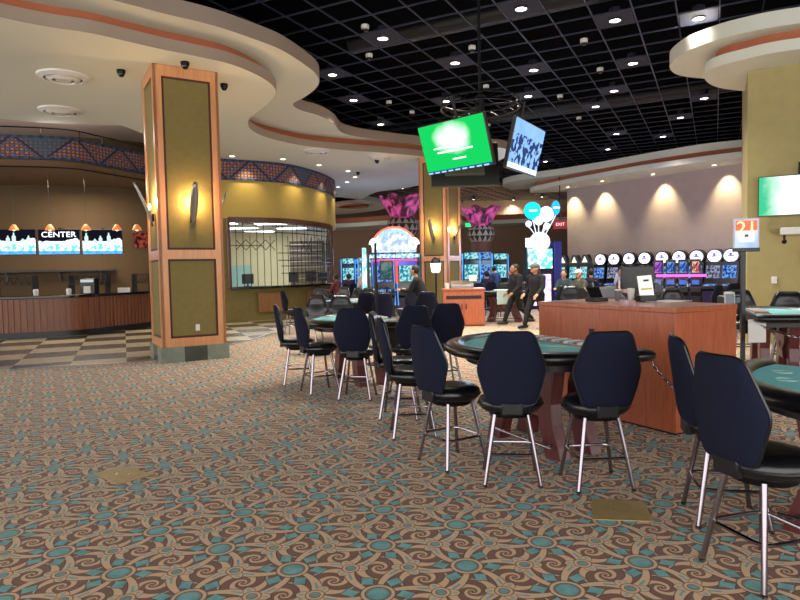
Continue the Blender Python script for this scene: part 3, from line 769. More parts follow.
# ------------------------------------------------------------------ columns and sconces
def column(label, corner, w, rot, H=ZA, tiles=True):
    u = Vector((math.cos(rot), math.sin(rot))); v = Vector((-u.y, u.x))
    c = Vector((corner.x, corner.y)) + u*(w/2) + v*(w/2)
    e = empty('square_column', (c.x, c.y, 0), rot, label, 'column')
    b = .28
    h = w/2
    m = MB(); m.box((0, 0, b+(H-b)/2), (w-.05, w-.05, H-b-.01)); m.build('core', mat('dark_red_trim', '4a2018', .6), e, smooth=False)
    mid = 1.98
    for f in range(4):
        R_ = Matrix.Rotation(f*PI/2, 4, 'Z')
        def bx(mm, x0, x1, z0, z1, out, th):
            mm.box(R_ @ Vector(((x0+x1)/2, -(h-th/2)-out, (z0+z1)/2)), (x1-x0, th, z1-z0), rz=f*PI/2)
        m = MB(); s = .145
        bx(m, -h, -h+s, b, H-.005, 0, .05); bx(m, h-s, h, b, H-.005, 0, .05)
        for z0, z1 in ((b, b+.16), (mid-.08, mid+.09), (H-.2, H-.005)): bx(m, -h+s, h-s, z0, z1, .001, .05)
        m.build('wood_frame', ORANGEW, e, smooth=False)
        for z0, z1 in ((b+.2, mid-.12), (mid+.13, H-.24)):
            m = MB(); bx(m, -h+s+.04, h-s-.04, z0, z1, -.02, .03); m.build('fabric_panel', OLIVED, e, smooth=False)
    n = 3; t = (w+.08)/n
    for i in range(n):
        for j in range(n):
            if 0 < i < n-1 and 0 < j < n-1: continue
            m = MB(); m.box((-(w+.08)/2+t*(i+.5), -(w+.08)/2+t*(j+.5), b/2), (t-.004, t-.004, b)); m.build('marble_base', MARBLD if (i+j) % 2 else MARBLE, e, smooth=False)
    return e, c, u, v
def sconce(label, c, u, v, w, side, z, off=0, E=14):
    # side: 0 front, 1 right, 2 back, 3 left
    nrm = [-v, u, v, -u][side]; tan_ = [u, v, -u, -v][side]
    p = c + nrm*(w/2+.002) + tan_*off
    e = empty('wall_sconce', (p.x, p.y, z), math.atan2(nrm.y, nrm.x)+PI/2, label, 'wall lamp')     # local -Y points out
    m = MB(); m.box((0, -.02, -.18), (.09, .04, .14)); m.build('backplate', BLKM, e, bevel=.01)
    m = MB(); prof = []
    for k in range(9):
        t = k/8; y = -.05 - .30*t**1.2; zz = -.34+.80*t; wd_ = .012 + .065*math.sin(PI*t*.9); prof.append((y, zz, wd_))
    vs = [[m.bm.verts.new((x*wd_, y+abs(x)*.03, zz)) for x in (-1, -.5, 0, .5, 1)] for y, zz, wd_ in prof]
    for A, B in zip(vs, vs[1:]):
        for i in range(4): m.bm.faces.new((A[i], A[i+1], B[i+1], B[i]))
    o = m.build('reflector_blade', STEEL, e); s_ = o.modifiers.new('t', 'SOLIDIFY'); s_.thickness = .012
    m = MB(); m.ball((0, -.07, .02), (.025, .025, .06)); m.build('bulb', glow('sconce_bulb', 'ffc070', 25), e)
    q = Vector((p.x, p.y, z+.12)) + Vector((nrm.x, nrm.y, 0))*.12
    light('sconce_lamp', 'POINT', q, E*2, (1, .62, .28), .04)
k1 = ray(155, 63, ZA); k1b = ray(166, 361); cc = (Vector((k1.x, k1.y))+Vector((k1b.x, k1b.y)))/2*.985 + Vector((-.05, 0))
PW = 1.16
e, c, u, v = column('large square column with olive panels in honey wood frame, nearest at left', cc, PW, math.radians(31))
sconce('curved metal sconce glowing on the front of the big near column', c, u, v, PW, 0, 2.82, .03)
sconce('metal sconce blade sticking out left of the big near column', c, u, v, PW, 3, 2.86, .2)
sconce('metal sconce tip showing right of the big near column', c, u, v, PW, 1, 2.82, .2)
m = MB(); nrm = -v; p = c + nrm*(PW/2+.004); m.box((0, 0, 0), (.075, .012, .12), rz=math.radians(31)); m.box((0, -.008, .025), (.03, .006, .03), rz=math.radians(31)); m.box((0, -.008, -.025), (.03, .006, .03), rz=math.radians(31))
q = p + u*.05; tag(m.build('power_outlet', WHITE, loc=(q.x, q.y, .62), bevel=.003), 'white power outlet low on the front panel of the big near column', 'outlet')
k2 = ray(446, 158, ZA); k2 = Vector((k2.x*.965, k2.y*.965))
e, c, u, v = column('far square column with olive panels behind the hanging screens', k2, 1.04, math.radians(-31)+PI/2)
# its nearest corner is the start corner: left face is side 3, right face side 0
sconce('glowing sconce on the left face of the far column', c, u, v, 1.04, 3, 2.85, 0, 12)
sconce('glowing sconce on the right face of the far column', c, u, v, 1.04, 0, 2.85, 0, 12)

# ------------------------------------------------------------------ stool
def make_stool():
    e = empty('casino_stool', cat='stool')
    # seat
    m = MB(); prof = [(0, .535), (.17, .535), (.215, .545), (.24, .575), (.243, .60), (.235, .625), (.20, .648), (.12, .655), (0, .650)]
    m.lathe(prof, 28, sx=1.0, sy=.97); m.build('seat', VINYL, e, ang=60)
    m = MB(); m.tube([(.2445*math.cos(t), .237*math.sin(t), .588) for t in [2*PI*i/32 for i in range(32)]], .006, 6, closed=True); m.build('seat_piping', VINYL, e)
    m = MB(); m.lathe([(.16, .50), (.17, .536), (0, .536)], 20); m.build('swivel_plate', BLKM, e)
    # backrest: outline half width by height
    prof = [(0, .135), (.02, .160), (.06, .178), (.25, .212), (.40, .236), (.47, .242), (.54, .238), (.72, .203), (.90, .168), (.95, .155), (.985, .132), (1.0, .105)]
    z0, z1 = .615, 1.15
    def hw(t):
        for (a, wa), (b, wb) in zip(prof, prof[1:]):
            if t <= b: return wa + (wb-wa)*(t-a)/(b-a)
        return prof[-1][1]
    def pos(s, t, off=0):
        w = hw(t); x = s*w
        y = -.235 - .075*t + 1.15*x*x*(.6+.4*t) + off
        return Vector((x, y, z0+(z1-z0)*t))
    NS, T = 12, 20
    ts = [0, .02, .05, .1] + [.1+.85*i/T for i in range(1, T)] + [.95, .975, .99, 1.0]
    def shell(mb, off0, off1, inset, puff):
        G = []
        for side, off in ((0, off0), (1, off1)):
            rows = []
            for t in ts:
                r_ = []
                for i in range(NS+1):
                    s = -1+2*i/NS; ss = s*inset; tt = .5+(t-.5)*inset
                    ed = (1-abs(s)**6)*(1-abs(2*t-1)**10)
                    o_ = off*(.25+.75*ed)
                    if side and puff:
                        o_ += puff*ed*(.5*abs(math.sin(PI*1.5*tt))*(.6+.4*math.cos(ss*PI)) )
                    r_.append(mb.bm.verts.new(pos(ss, tt, o_)))
                rows.append(r_)
            G.append(rows)
        for side, rows in enumerate(G):
            for A, B in zip(rows, rows[1:]):
                for i in range(NS):
                    mb.bm.faces.new((A[i], A[i+1], B[i+1], B[i]) if side == 0 else (A[i+1], A[i], B[i], B[i+1]))
        a, b = G
        for A, B, A2, B2 in zip(a, a[1:], b, b[1:]):
            mb.bm.faces.new((A[0], B[0], B2[0], A2[0])); mb.bm.faces.new((B[-1], A[-1], A2[-1], B2[-1]))
        for i in range(NS):
            mb.bm.faces.new((a[0][i+1], a[0][i], b[0][i], b[0][i+1])); mb.bm.faces.new((a[-1][i], a[-1][i+1], b[-1][i+1], b[-1][i]))
    m = MB(); shell(m, -.028, .006, 1.0, 0); m.build('back_panel', NAVY, e, ang=70)
    m = MB(); shell(m, .0, .045, .99, .035); m.build('back_cushion', VINYL, e, ang=70)
    ring = [pos(-1, t, .004) for t in ts] + [pos(s, 1, .004) for s in (-.5, 0, .5)] + [pos(1, t, .004) for t in ts[::-1]] + [pos(s, 0, .004) for s in (.5, 0, -.5)]
    m = MB(); m.tube(ring, .009, 6, closed=True); m.build('back_piping', VINYL, e)
    m = MB(); m.box((0, -.225, .6), (.16, .045, .12)); m.build('back_bracket', VINYL, e, bevel=.01)
    for sx in (-1, 1):
        for sy in (-1, 1):
            m = MB(); m.cyl((sx*.12, sy*.12, .52), (sx*.20, sy*.20, .012), .0155, .0145, 12); lg = m.build('leg', CHROME, e)
            m = MB(); m.lathe([(.017, 0), (.018, .014), (.013, .02), (0, .02)], 12, loc=(sx*.20, sy*.20, 0)); m.build('glide', CHROME, lg)
    k = .166; r = .05; pts = []
    for cx, cy, a0 in ((k-r, k-r, 0), (-k+r, k-r, PI/2), (-k+r, -k+r, PI), (k-r, -k+r, 1.5*PI)):
        for i in range(5): a = a0+PI/2*i/4; pts.append((cx+(r+.012)*math.cos(a), cy+(r+.012)*math.sin(a), .235))
    m = MB(); m.tube(pts, .011, 8, closed=True); m.build('footrest', CHROME, e)
    return e
STOOL = make_stool()
def stool(x, y, rz, label, group='black casino stools'):
    return place(STOOL, (x, y, 0), rz, label, group)
def face(x, y, tx, ty): return math.atan2(ty-y, tx-x) - PI/2      # stool front is local +Y

# ------------------------------------------------------------------ blackjack table
def make_table():
    e = empty('blackjack_table', cat='card table'); A, B = .90, 1.05
    arc = [(A*math.cos(t), -B*math.sin(t)**.92 if 0 < t < PI else 0) for t in [PI*i/40 for i in range(41)]]
    m = MB(); inner = [(x*.93, y*.93) for x, y in arc]; m.prism(inner, .893, .915); m.build('felt_top', FELT, e, smooth=False)
    # padded rail
    m = MB(); pts = [Vector((x, y, .895)) for x, y in arc]; pts = [Vector((A, .06, .895))] + pts + [Vector((-A, .06, .895))]
    seg = 14; prev = None; rings = []
    for i, p in enumerate(pts):
        d = (pts[min(i+1, len(pts)-1)]-pts[max(i-1, 0)]).normalized(); out = Vector((d.y, -d.x, 0))
        if out.dot(Vector((p.x, p.y-.2, 0))) < 0: out = -out
        sc = .82 if i in (0, len(pts)-1) else 1
        rings.append([m.bm.verts.new(p + out*(.10*sc*math.cos(t)*(1.0)) + Vector((0, 0, .055*sc*math.sin(t)-.005))) for t in [2*PI*k/seg for k in range(seg)]])
    for P_, Q_ in zip(rings, rings[1:]):
        for k in range(seg): m.bm.faces.new((P_[k], P_[(k+1) % seg], Q_[(k+1) % seg], Q_[k]))
    m.bm.faces.new(rings[0]); m.bm.faces.new(rings[-1][::-1]); m.build('padded_rail', VINYL, e, ang=60)
    m = MB(); m.prism([(x*.90, y*.90) for x, y in arc], .77, .884); m.build('apron', BLACK, e, smooth=True)
    # printed layout
    m = MB()
    for k in range(7):
        t = PI*(k+1)/8; cx, cy = .68*math.cos(t), -.78*math.sin(t)
        m.tube([(cx+.055*math.cos(a), cy+.055*math.sin(a), .9155) for a in [2*PI*j/18 for j in range(18)]], .004, 4, closed=True)
        m.box((cx*.72, cy*.72, .9158), (.075, .1, .002), rz=t+PI/2)
    m.tube([(.42*math.cos(a), -.42*math.sin(a), .9155) for a in [PI*(.12+.76*j/24) for j in range(25)]], .005, 4)
    m.tube([(.36*math.cos(a), -.36*math.sin(a), .9155) for a in [PI*(.12+.76*j/24) for j in range(25)]], .003, 4)
    m.build('printed_layout', FELTP, e, smooth=False)
    # chip tray
    m = MB(); m.box((0, -.08, .920), (.86, .22, .016)); ct = m.build('chip_tray', STEEL, e, bevel=.004)
    m = MB()
    for i in range(14): m.cyl((-.36+.055*i, -.17, .93), (-.36+.055*i, .0, .93), .019, seg=12, mi=i % 3)
    m.build('chips', [mat('chip_red', 'a86a64', .4), mat('chip_white', 'dcdcd4', .4), mat('chip_green', '9fb4c4', .4)], ct)
    m = MB(); m.box((.62, -.06, .70), (.16, .2, .3)); m.build('drop_box', BLACK, e, bevel=.01)
    # pedestal legs: curved boards splaying outwards
    for s in (-1, 1):
        out = [(.0, .77), (.16, .77), (.13, .6), (.10, .45), (.12, .28), (.19, .10), (.22, .0), (.02, .0), (.0, .1), (-.05, .25), (-.08, .42), (-.07, .6)]
        m = MB(); m.board([(s*(.30+x), z) for x, z in out], 'XZ', -.52, -.40); lg = m.build('leg', LEGW, e, smooth=False, bevel=.006)
        m = MB(); m.board([(s*(.30+x), z) for x, z in out], 'XZ', -.18, -.06); lg = m.build('leg', LEGW, e, smooth=False, bevel=.006)
    m = MB(); m.board([(-.30, .62), (.30, .62), (.28, .5), (.16, .42), (.22, .34), (.26, .3), (-.26, .3), (-.22, .34), (-.16, .42), (-.28, .5)], 'XZ', -.44, -.36); sb = m.build('stretcher', LEGW, e, smooth=False, bevel=.005)
    m = MB(); m.cyl((0, -.475, .47), (0, -.35, .47), .045, seg=18); m.build('boss', mat('boss_wood', 'a0603a', .4), sb)
    m = MB(); m.tube([(-.5, -.60, .12), (.5, -.60, .12)], .012, 8); m.cyl((-.42, -.6, .12), (-.42, -.5, .12), .01); m.cyl((.42, -.6, .12), (.42, -.5, .12), .01); m.build('foot_rail', CHROME, e)
    return e
TABLE = make_table()
def table(C_, ndir, label):
    return place(TABLE, (C_[0], C_[1], 0), math.atan2(ndir[1], ndir[0])+PI/2, label, 'blackjack tables')
T1 = (1.52, 5.72); N1 = (-.89, -.45)
table(T1, N1, 'blackjack table with teal felt at centre, nearest to the big wooden desk')
T2 = (-.35, 9.2); table(T2, N1, 'blackjack table ringed by stools left of centre, behind the nearest one')
T3 = (2.98, 3.50); table(T3, (-.84, -.54), 'blackjack table cut by the right edge, nearest the camera')
T4 = (4.95, 8.75); table(T4, (.93, -.36), 'blackjack table by the olive wall behind the wooden desk')
T5 = (-.9, 14.8); table(T5, N1, 'blackjack table in front of the cashier window')
T6 = (3.25, 19.0); table(T6, (-.3, -.95), 'teal table far behind the small podium with a pale towel')

S = 'black casino stools'
for x, y, tx, ty, lb in (
    (.41, 5.10, 1.30, 5.65, 'black stool at the nearest table, turned right, leftmost of three in front'),
    (.82, 4.66, .98, 6.0, 'black stool at the nearest table, middle of the three with full backs shown'),
    (1.42, 4.52, 1.32, 6.0, 'black stool at the nearest table, right one of three, before the wooden desk'),
    (.10, 6.0, 1.5, 6.1, 'black stool seen edge on, left side of the nearest table'),
    (-.02, 6.75, 1.3, 6.6, 'black stool seen edge on, behind the other at the left side of the nearest table'),
    (1.85, 3.14, 2.95, 3.45, 'largest black stool at the right, navy back nearest the camera'),
    (2.02, 3.84, 3.3, 3.55, 'black stool seen edge on, just behind the largest one at the right'),
    (2.72, 2.3, 3.1, 3.3, 'black stool beyond the right edge at the nearest right table'),
    (-.56, 7.82, -.35, 9.2, 'black stool with chrome legs and full dark back at the second table'),
    (-1.10, 8.28, -.1, 8.8, 'black stool at the second table, front one of the left pair'),
    (-1.50, 8.95, -.1, 9.2, 'black stool at the second table, back one of the left pair'),
    (.58, 8.5, .3, 9.9, 'dark low stool back left of the nearest table rail'),
    (.10, 8.05, -.3, 9.2, 'dark stool back just right of the second table, behind the edge-on pair')):
    if 'beyond the right edge' in lb: continue
    stool(x, y, face(x, y, tx, ty), lb)
def far_stool(px, Y, yaw, label):
    p = at(px, 290, Y); stool(p.x, p.y, yaw, label)
for px, Y, yaw, lb in (
    (311, 12.2, PI*.9, 'black stool with tufted front facing the camera, left behind the second table'),
    (343, 11.9, PI*1.1, 'black stool with tufted front facing the camera, right behind the second table'),
    (293, 16.2, -1.1, 'dark stool below the left part of the cashier window'),
    (319, 17.6, PI, 'grey-lit stool back below the middle of the cashier window'),
    (339, 18.4, 2.6, 'small dark stool under the right end of the cashier window'),
    (349, 17.0, 2.2, 'small dark stool right of the cashier window'),
    (366, 16.8, 2.9, 'dark stool left of the black pole sign'),
    (371, 13.4, -.3, 'dark stool beside the black pole sign'),
    (404, 15.6, .9, 'tilted looking dark stool below the standing man in black'),
    (425, 13.1, .1, 'dark stool back left of the small podium'),
    (378, 12.8, .5, 'dark stool between the second table and the small podium'),
    (557, 15.8, .5, 'dark stool behind the wooden desk next to the woman in grey'),
    (573, 14.8, PI, 'black stool with front showing behind the left end of the desk'),
    (583, 13.6, .1, 'wide dark stool back just above the left part of the desk'),
    (609, 14.2, 2.7, 'dark stool behind the two cups on the desk'),
    (678, 11.6, PI, 'black stool with front showing behind the right half of the desk'),
    (706, 13.6, .7, 'purple-lit dark stool below the glowing slot screens'),
    (726, 14.6, .2, 'dark stool left of the black sign pole'),
    (505, 20.6, PI, 'far dark stool behind the teal towel table, left one'),
    (476, 20.2, .2, 'far dark stool just behind the small podium'),
    (523, 20.4, PI, 'far dark stool behind the teal towel table, right one')):
    far_stool(px, Y, yaw, lb)
for x, y, yaw, lb in ((5.72, 10.3, PI*.92, 'black stool facing the camera just right of the sign pole'), (5.80, 9.3, PI*.8, 'black stool facing the camera at the right edge by the olive wall'), (5.75, 8.0, .8, 'dark stool at the right edge in front of the olive wall table')):
    stool(x, y, yaw, lb)

# ------------------------------------------------------------------ big wooden desk
dc = ray(676, 436); u = Vector((math.cos(math.radians(29)), math.sin(math.radians(29)))); v = Vector((-u.y, u.x))
W_, L_ = .92, 1.87
c = Vector((dc.x, dc.y)) + u*(W_/2) + v*(L_/2)
desk = empty('pit_desk', (c.x, c.y, 0), math.radians(29), 'large plain reddish wooden desk box standing right of centre', 'desk')
m = MB(); m.box((0, 0, .585), (W_, L_, 1.13)); m.build('body', CHERRY, desk, smooth=False, bevel=.004)
m = MB(); m.box((0, 0, 1.175), (W_+.012, L_+.012, .05)); m.build('desk_top', CHERRY, desk, smooth=False, bevel=.006)
m = MB(); m.box((0, 0, .012), (W_-.04, L_-.04, .024)); m.build('plinth', BLACK, desk, smooth=False)
m = MB(); m.box((-.0, -L_/2-.004, .30), (.08, .008, .12)); 
m.bm.clear(); m.box((-W_/2-.004, .10, .88), (.012, .07, .11)); m.build('outlet_plate', BLACK, desk, bevel=.003)
def on_desk(px, py, z=1.2):
    return ray(px, py, z)
def dthing(nm, px, py, lab, cat, rz=0, inset=0):
    p = ray(px, py, 1.2); return empty(nm, (p.x, p.y, 1.2), rz, lab, cat)
def cup(nm, px, py, mm, lab, h=.13, r=.042):
    p = ray(px, py, 1.2); e = empty(nm, (p.x, p.y, 1.2), 0, lab, 'cup')
    m = MB(); m.lathe([(0, 0), (r*.72, 0), (r, h), (r*.93, h), (r*.68, .01), (0, .01)], 18); m.build('cup_body', mm, e)
    m = MB(); m.lathe([(r*1.04, h-.004), (r*1.04, h+.008), (r*.8, h+.012), (0, h+.012)], 18); m.build('lid', WHITE, e)
cup('paper_cup', 631, 300.4, WHITE, 'white paper cup on the wooden desk in front of the black monitor')
cup('drink_cup', 617.5, 300.6, mat('clear_plastic', '6c6a70', .15), 'clear drink cup on the wooden desk left of the white cup', .12, .034)
e = dthing('menu_holder', 646, 301.4, 'white promotional card leaning in a black holder on the wooden desk', 'sign', .12)
m = MB(); m.box((0, 0, .035), (.19, .12, .07)); m.build('holder', BLACK, e, bevel=.005)
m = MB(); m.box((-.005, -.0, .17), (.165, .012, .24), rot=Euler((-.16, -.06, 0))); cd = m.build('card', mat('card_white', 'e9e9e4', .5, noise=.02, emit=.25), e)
m = MB(); m.box((0, -.0125, .14), (.13, .004, .018), rot=Euler((-.16, -.06, 0))); m.build('yellow_stripe', mat('yellow_ink', 'd8c840', .6), cd, smooth=False)
m = MB(); m.box((.0, -.002, .235), (.06, .006, .02), rot=Euler((-.16, -.06, 0))); m.build('dark_emblem', mat('dark_ink', '222226', .6), cd, smooth=False)
p = ray(637, 300.0, 1.2); e = empty('desk_monitor', (p.x+.12, p.y+.30, 1.2), -.1, 'black computer monitor seen from behind on the wooden desk', 'monitor')
m = MB(); m.box((0, 0, .26), (.40, .05, .28)); m.build('screen_back', BLACK, e, bevel=.012)
m = MB(); m.cyl((0, .0, .01), (0, 0, .14), .03); m.box((0, 0, .01), (.22, .18, .02)); m.build('stand', BLACK, e, bevel=.004)
e = dthing('keyboard_terminal', 600, 299.5, 'black angled terminal with keys on the far left of the wooden desk', 'terminal', .35)
e.location = (2.27, 7.15, 1.2); e.scale = (.55, .8, .75)
m = MB(); m.box((0, 0, .03), (.34, .22, .06)); m.build('base', BLACK, e, bevel=.01)
m = MB(); m.box((0, .05, .13), (.32, .03, .2), rot=Euler((-.5, 0, 0))); m.build('screen', BLACK, e, bevel=.008)
m = MB(); m.box((0, 0, 0), (.42, .3, .004), rz=.5); p = ray(668, 301.3, 1.2); tag(m.build('paper_sheet', WHITE, loc=(p.x, p.y, 1.203), smooth=False), 'white paper sheet lying flat on the wooden desk beside the card holder', 'paper')

# white framed tablet on table 4
e = empty('tablet_stand', (ray(732, 314, .92).x-.05, 8.35, .905), -.25, 'white framed tablet on a stand beside the sign pole', 'tablet')
m = MB(); m.box((0, 0, .17), (.13, .03, .3), rot=Euler((-.2, 0, 0))); m.build('frame', WHITE, e, bevel=.01)
m = MB(); m.box((0, -.017, .17), (.10, .012, .24), rot=Euler((-.2, 0, 0))); m.build('screen', mat('grey_screen', '5c646c', .2, emit=.3), e)
m = MB(); m.box((0, 0, .01), (.16, .14, .02)); m.build('foot', WHITE, e, bevel=.004)

# ------------------------------------------------------------------ chains
def chain(a, b, sag, label, r=.004, n=30):
    e = empty('barrier_chain', a, 0, label, 'chain'); a, b = Vector(a), Vector(b); m = MB(); d = (b-a)
    pts = [d*(i/n) + Vector((0, 0, -sag*4*(i/n)*(1-i/n))) for i in range(n+1)]
    for i in range(n):
        c = (pts[i]+pts[i+1])/2; t = (pts[i+1]-pts[i]); ln = t.length; t.normalize(); q = t.orthogonal().normalized(); w = t.cross(q)
        if i % 2: q, w = w, q
        m.tube([c + t*(ln*.68*math.cos(k)) + q*(ln*.30*math.sin(k)) for k in [2*PI*j/10 for j in range(10)]], r, 5, closed=True)
    m.build('links', CHROME, e)
    m = MB(); m.ball((0, 0, 0), .012); m.ball(d, .012); m.build('hook', CHROME, e)
pe1 = Vector((1.97, 4.84, .84)); pe2 = Vector((2.28, 4.26, .72))
chain(pe1, pe2, .16, 'light metal chain hanging from the nearest table across the wooden desk', .0045, 34)
chain((4.6, 7.95, .82), (5.9, 7.6, .80), .18, 'light metal chain hanging below the olive wall table', .005, 40)

# ------------------------------------------------------------------ small podium
pp_ = ray(484, 326); PY = pp_.y
pod = empty('podium', (at(463, 300, PY+.4).x, PY+.4, 0), -.04, 'small orange wooden podium cabinet with two doors, left of the walkers', 'podium')
w = 41/F*PY
m = MB(); m.box((0, 0, .52), (w, .8, 1.0)); m.build('body', CHERRY, pod, smooth=False, bevel=.01)
m = MB(); m.box((0, 0, 1.04), (w+.06, .86, .05)); m.build('top', CHERRY, pod, smooth=False, bevel=.01)
for s in (-1, 1):
    m = MB(); m.box((s*w*.24, -.41, .40), (w*.45, .02, .68)); d_ = m.build('door', CHERRY, pod, smooth=False, bevel=.006)
    m = MB(); m.box((s*.06, -.43, .56), (.025, .03, .14)); m.build('handle', BLACK, d_)
m = MB(); m.box((0, -.405, .82), (w*.86, .02, .09)); m.build('slot_opening', BLACK, pod)
e = empty('score_machine', (pod.location.x-.02, PY+.3, 1.065), 0, 'grey slanted console on top of the small podium', 'machine')
m = MB(); m.board([(-.2, 0), (.2, 0), (.2, .22), (.1, .22), (-.2, .1)], 'YZ', -.34, .3); m.build('body', STEEL, e, bevel=.01)
m = MB(); m.box((.3, .0, .28), (.22, .04, .18)); m.build('small_screen', WHITE, e, bevel=.01)
p = (pod.location.x-.47, PY+.1, 1.065); m = MB(); m.lathe([(0, 0), (.05, 0), (.065, .16), (0, .16)], 14); tag(m.build('cup', WHITE, loc=p), 'white cup standing on the left end of the small podium', 'cup')
p = (pod.location.x-.12, PY+.55, 1.065); e = empty('podium_lamp', (pod.location.x-.72, PY+1.2, 0), 0, 'black pole with small glowing white lantern left of the podium', 'lamp')
m = MB(); m.cyl((0, 0, 0), (0, 0, 1.7), .025); m.lathe([(.2, 0), (.2, .03), (.03, .06)], 20); m.build('pole', BLKM, e)
m = MB(); m.lathe([(.10, 1.52), (.13, 1.56), (.16, 1.80), (0, 1.80)], 14); m.build('lamp_shade', glow('lantern', 'f4f4ea', 3), e)
m = MB(); m.lathe([(.17, 1.8), (.14, 1.9), (.05, 1.98), (0, 1.98)], 14); m.build('cap', BLKM, e)
# towel
m = MB(); m.box((0, 0, 0), (.5, .6, .02)); m.box((0, -.31, -.2), (.5, .02, .42)); m.box((.25, -.05, -.17), (.02, .5, .35)); tag(m.build('towel', mat('pale_green_towel', 'b9cfc6', .9, bump=.3), loc=(3.05, 18.2, .975), bevel=.01), 'pale green towel hanging over the rail of the far teal table', 'towel')

# things on the nearest table
# clipboard and post on table 4
e = empty('clipboard', (4.02, 7.4, .70), -.1, 'white clipboard with paper hanging below the olive wall table', 'clipboard')
e.location = at(757, 331, 7.95)
m = MB(); m.box((0, 0, 0), (.22, .012, .30)); m.build('board', WHITE, e, bevel=.004)
m = MB(); m.box((0, -.01, .14), (.09, .015, .03)); m.build('clip', STEEL, e)
# sign 21
px = at(743, 286, 8.2)
e = empty('pole_sign', (px.x, px.y, 0), -.12, 'tall black pole sign with red and white 21 poster at right', 'sign')
m = MB(); m.box((0, 0, .89), (.05, .05, 1.78)); m.lathe([(.2, 0), (.2, .02), (.04, .04)], 20); m.build('pole', BLACK, e, bevel=.004)
m = MB(); m.box((.03, -.01, 1.78), (.33, .05, .05)); m.build('crossbar', BLACK, e, bevel=.006)
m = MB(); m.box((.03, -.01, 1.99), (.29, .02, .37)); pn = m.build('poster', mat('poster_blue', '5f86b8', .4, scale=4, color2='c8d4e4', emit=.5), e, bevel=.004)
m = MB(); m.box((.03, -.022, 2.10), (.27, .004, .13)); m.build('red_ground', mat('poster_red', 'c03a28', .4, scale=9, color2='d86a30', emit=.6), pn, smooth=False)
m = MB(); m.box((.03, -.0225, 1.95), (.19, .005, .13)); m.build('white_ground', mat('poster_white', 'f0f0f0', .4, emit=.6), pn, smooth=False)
m = MB(); m.box((.03, -.0265, 1.965), (.05, .003, .035)); m.build('small_emblem', mat('banner_dark', '404a68', .4), pn, smooth=False)
m = MB()
for sx in (-1, 1): m.box((.03+sx*.15, -.01, 1.99), (.015, .03, .40))
m.box((.03, -.01, 2.185), (.315, .03, .015)); m.build('poster_frame', mat('frame_white', 'c8d0e0', .3), pn)
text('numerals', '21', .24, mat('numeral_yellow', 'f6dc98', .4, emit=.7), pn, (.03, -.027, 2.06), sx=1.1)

# brass floor plates
for (pts, lb) in (([(93, 474), (127, 467), (154, 475), (118, 485)], 'brass floor outlet cover set in the open carpet at left'), ([(592, 499), (644, 502), (654, 522), (592, 520)], 'worn brass floor plate in the carpet in front of the desk')):
    q = [ray(x, y) for x, y in pts]; c = sum(q, Vector())/4
    m = MB(); m.prism([(p.x-c.x, p.y-c.y) for p in q], 0, .006)
    e = m.build('floor_plate', mat('worn_brass', 'b8a068', .5, metal=.1, noise=.2, scale=12), loc=(c.x, c.y, 0), bevel=.002, smooth=False); tag(e, lb, 'floor plate')
    m = MB(); m.cyl((-.05, 0, .005), (-.05, 0, .009), .012); m.cyl((.05, 0, .005), (.05, 0, .009), .012); m.build('screws', STEEL, e)

# ------------------------------------------------------------------ hanging ring with screens
rc = ray(480, 105, 3.95)
ring = empty('screen_ring', rc, 0, 'dark truss ring hung on a pole carrying the screens', 'ceiling rack')
m = MB(); 
for z in (-.05, .05): m.tube([(.56*math.cos(a), .56*math.sin(a), z) for a in [2*PI*i/40 for i in range(40)]], .014, 6, closed=True)
for i in range(20): a = 2*PI*i/20; m.cyl((.56*math.cos(a), .56*math.sin(a), -.05), (.56*math.cos(a+.3), .56*math.sin(a+.3), .05), .008, seg=5)
m.build('truss', BLKM, ring)
m = MB()
for k in range(3): a = math.radians(-10+120*k); m.cyl((0, 0, 0), (.56*math.cos(a), .56*math.sin(a), 0), .016, seg=8)
m.cyl((0, 0, -.12), (0, 0, .12), .06); m.build('spokes', BLKM, ring)
m = MB(); m.cyl((0, 0, .1), (0, 0, ZG-3.95+.7), .024, seg=10); m.build('pole', BLKM, ring)
def tv_face(name, kind):
    nt = NT(name); X.nt = nt
    e = nt.n('ShaderNodeEmission'); nt.l(e.outputs[0], nt.out.inputs[0]); e.inputs[1].default_value = 1.7*GLOWK
    tc = nt.n('ShaderNodeTexCoord'); sp = nt.n('ShaderNodeSeparateXYZ'); nt.l(tc.outputs['Object'], sp.inputs[0])
    x, z = X(sp.outputs[0]), X(sp.outputs[2])
    nz = nt.n('ShaderNodeTexNoise', i_Scale=3.0, i_Detail=2.0); nt.l(tc.outputs['Object'], nz.inputs['Vector']); n = X(nz.outputs['Fac'])
    if kind == 'green':
        d = sq(x*x*1.6 + (z-.1)*(z-.1)*3) + (n-.5)*.35
        c = mix(nt, mx(mn((.42-d)*4, 1.0), 0.0), lin('12b552'), lin('e6fff0'))
        c = mix(nt, lt(z, -.29), c, lin('16487f'))
    elif kind == 'blue':
        n2 = nt.n('ShaderNodeTexNoise', i_Scale=9.0, i_Detail=3.0); nt.l(tc.outputs['Object'], n2.inputs['Vector'])
        c = mix(nt, n, lin('5f8fd8'), lin('9cc4f4'))
        c = mix(nt, lt(z, .14)*gt(z, -.25)*gt(X(n2.outputs['Fac']), .5), c, lin('2a3c66'))
        c = mix(nt, lt(z, -.25)*gt(z, -.32), c, lin('d8e6f6'))
    else:
        c = mix(nt, mx(mn((x+.62)*2.5+n-.5, 1.0), 0.0), lin('38b080'), lin('f2fff8'))
    nt.l(c, e.inputs[0]); return nt.m
faces = {'green': tv_face('green_broadcast', 'green'), 'blue': tv_face('blue_broadcast', 'blue'), 'pale': tv_face('pale_broadcast', 'pale')}
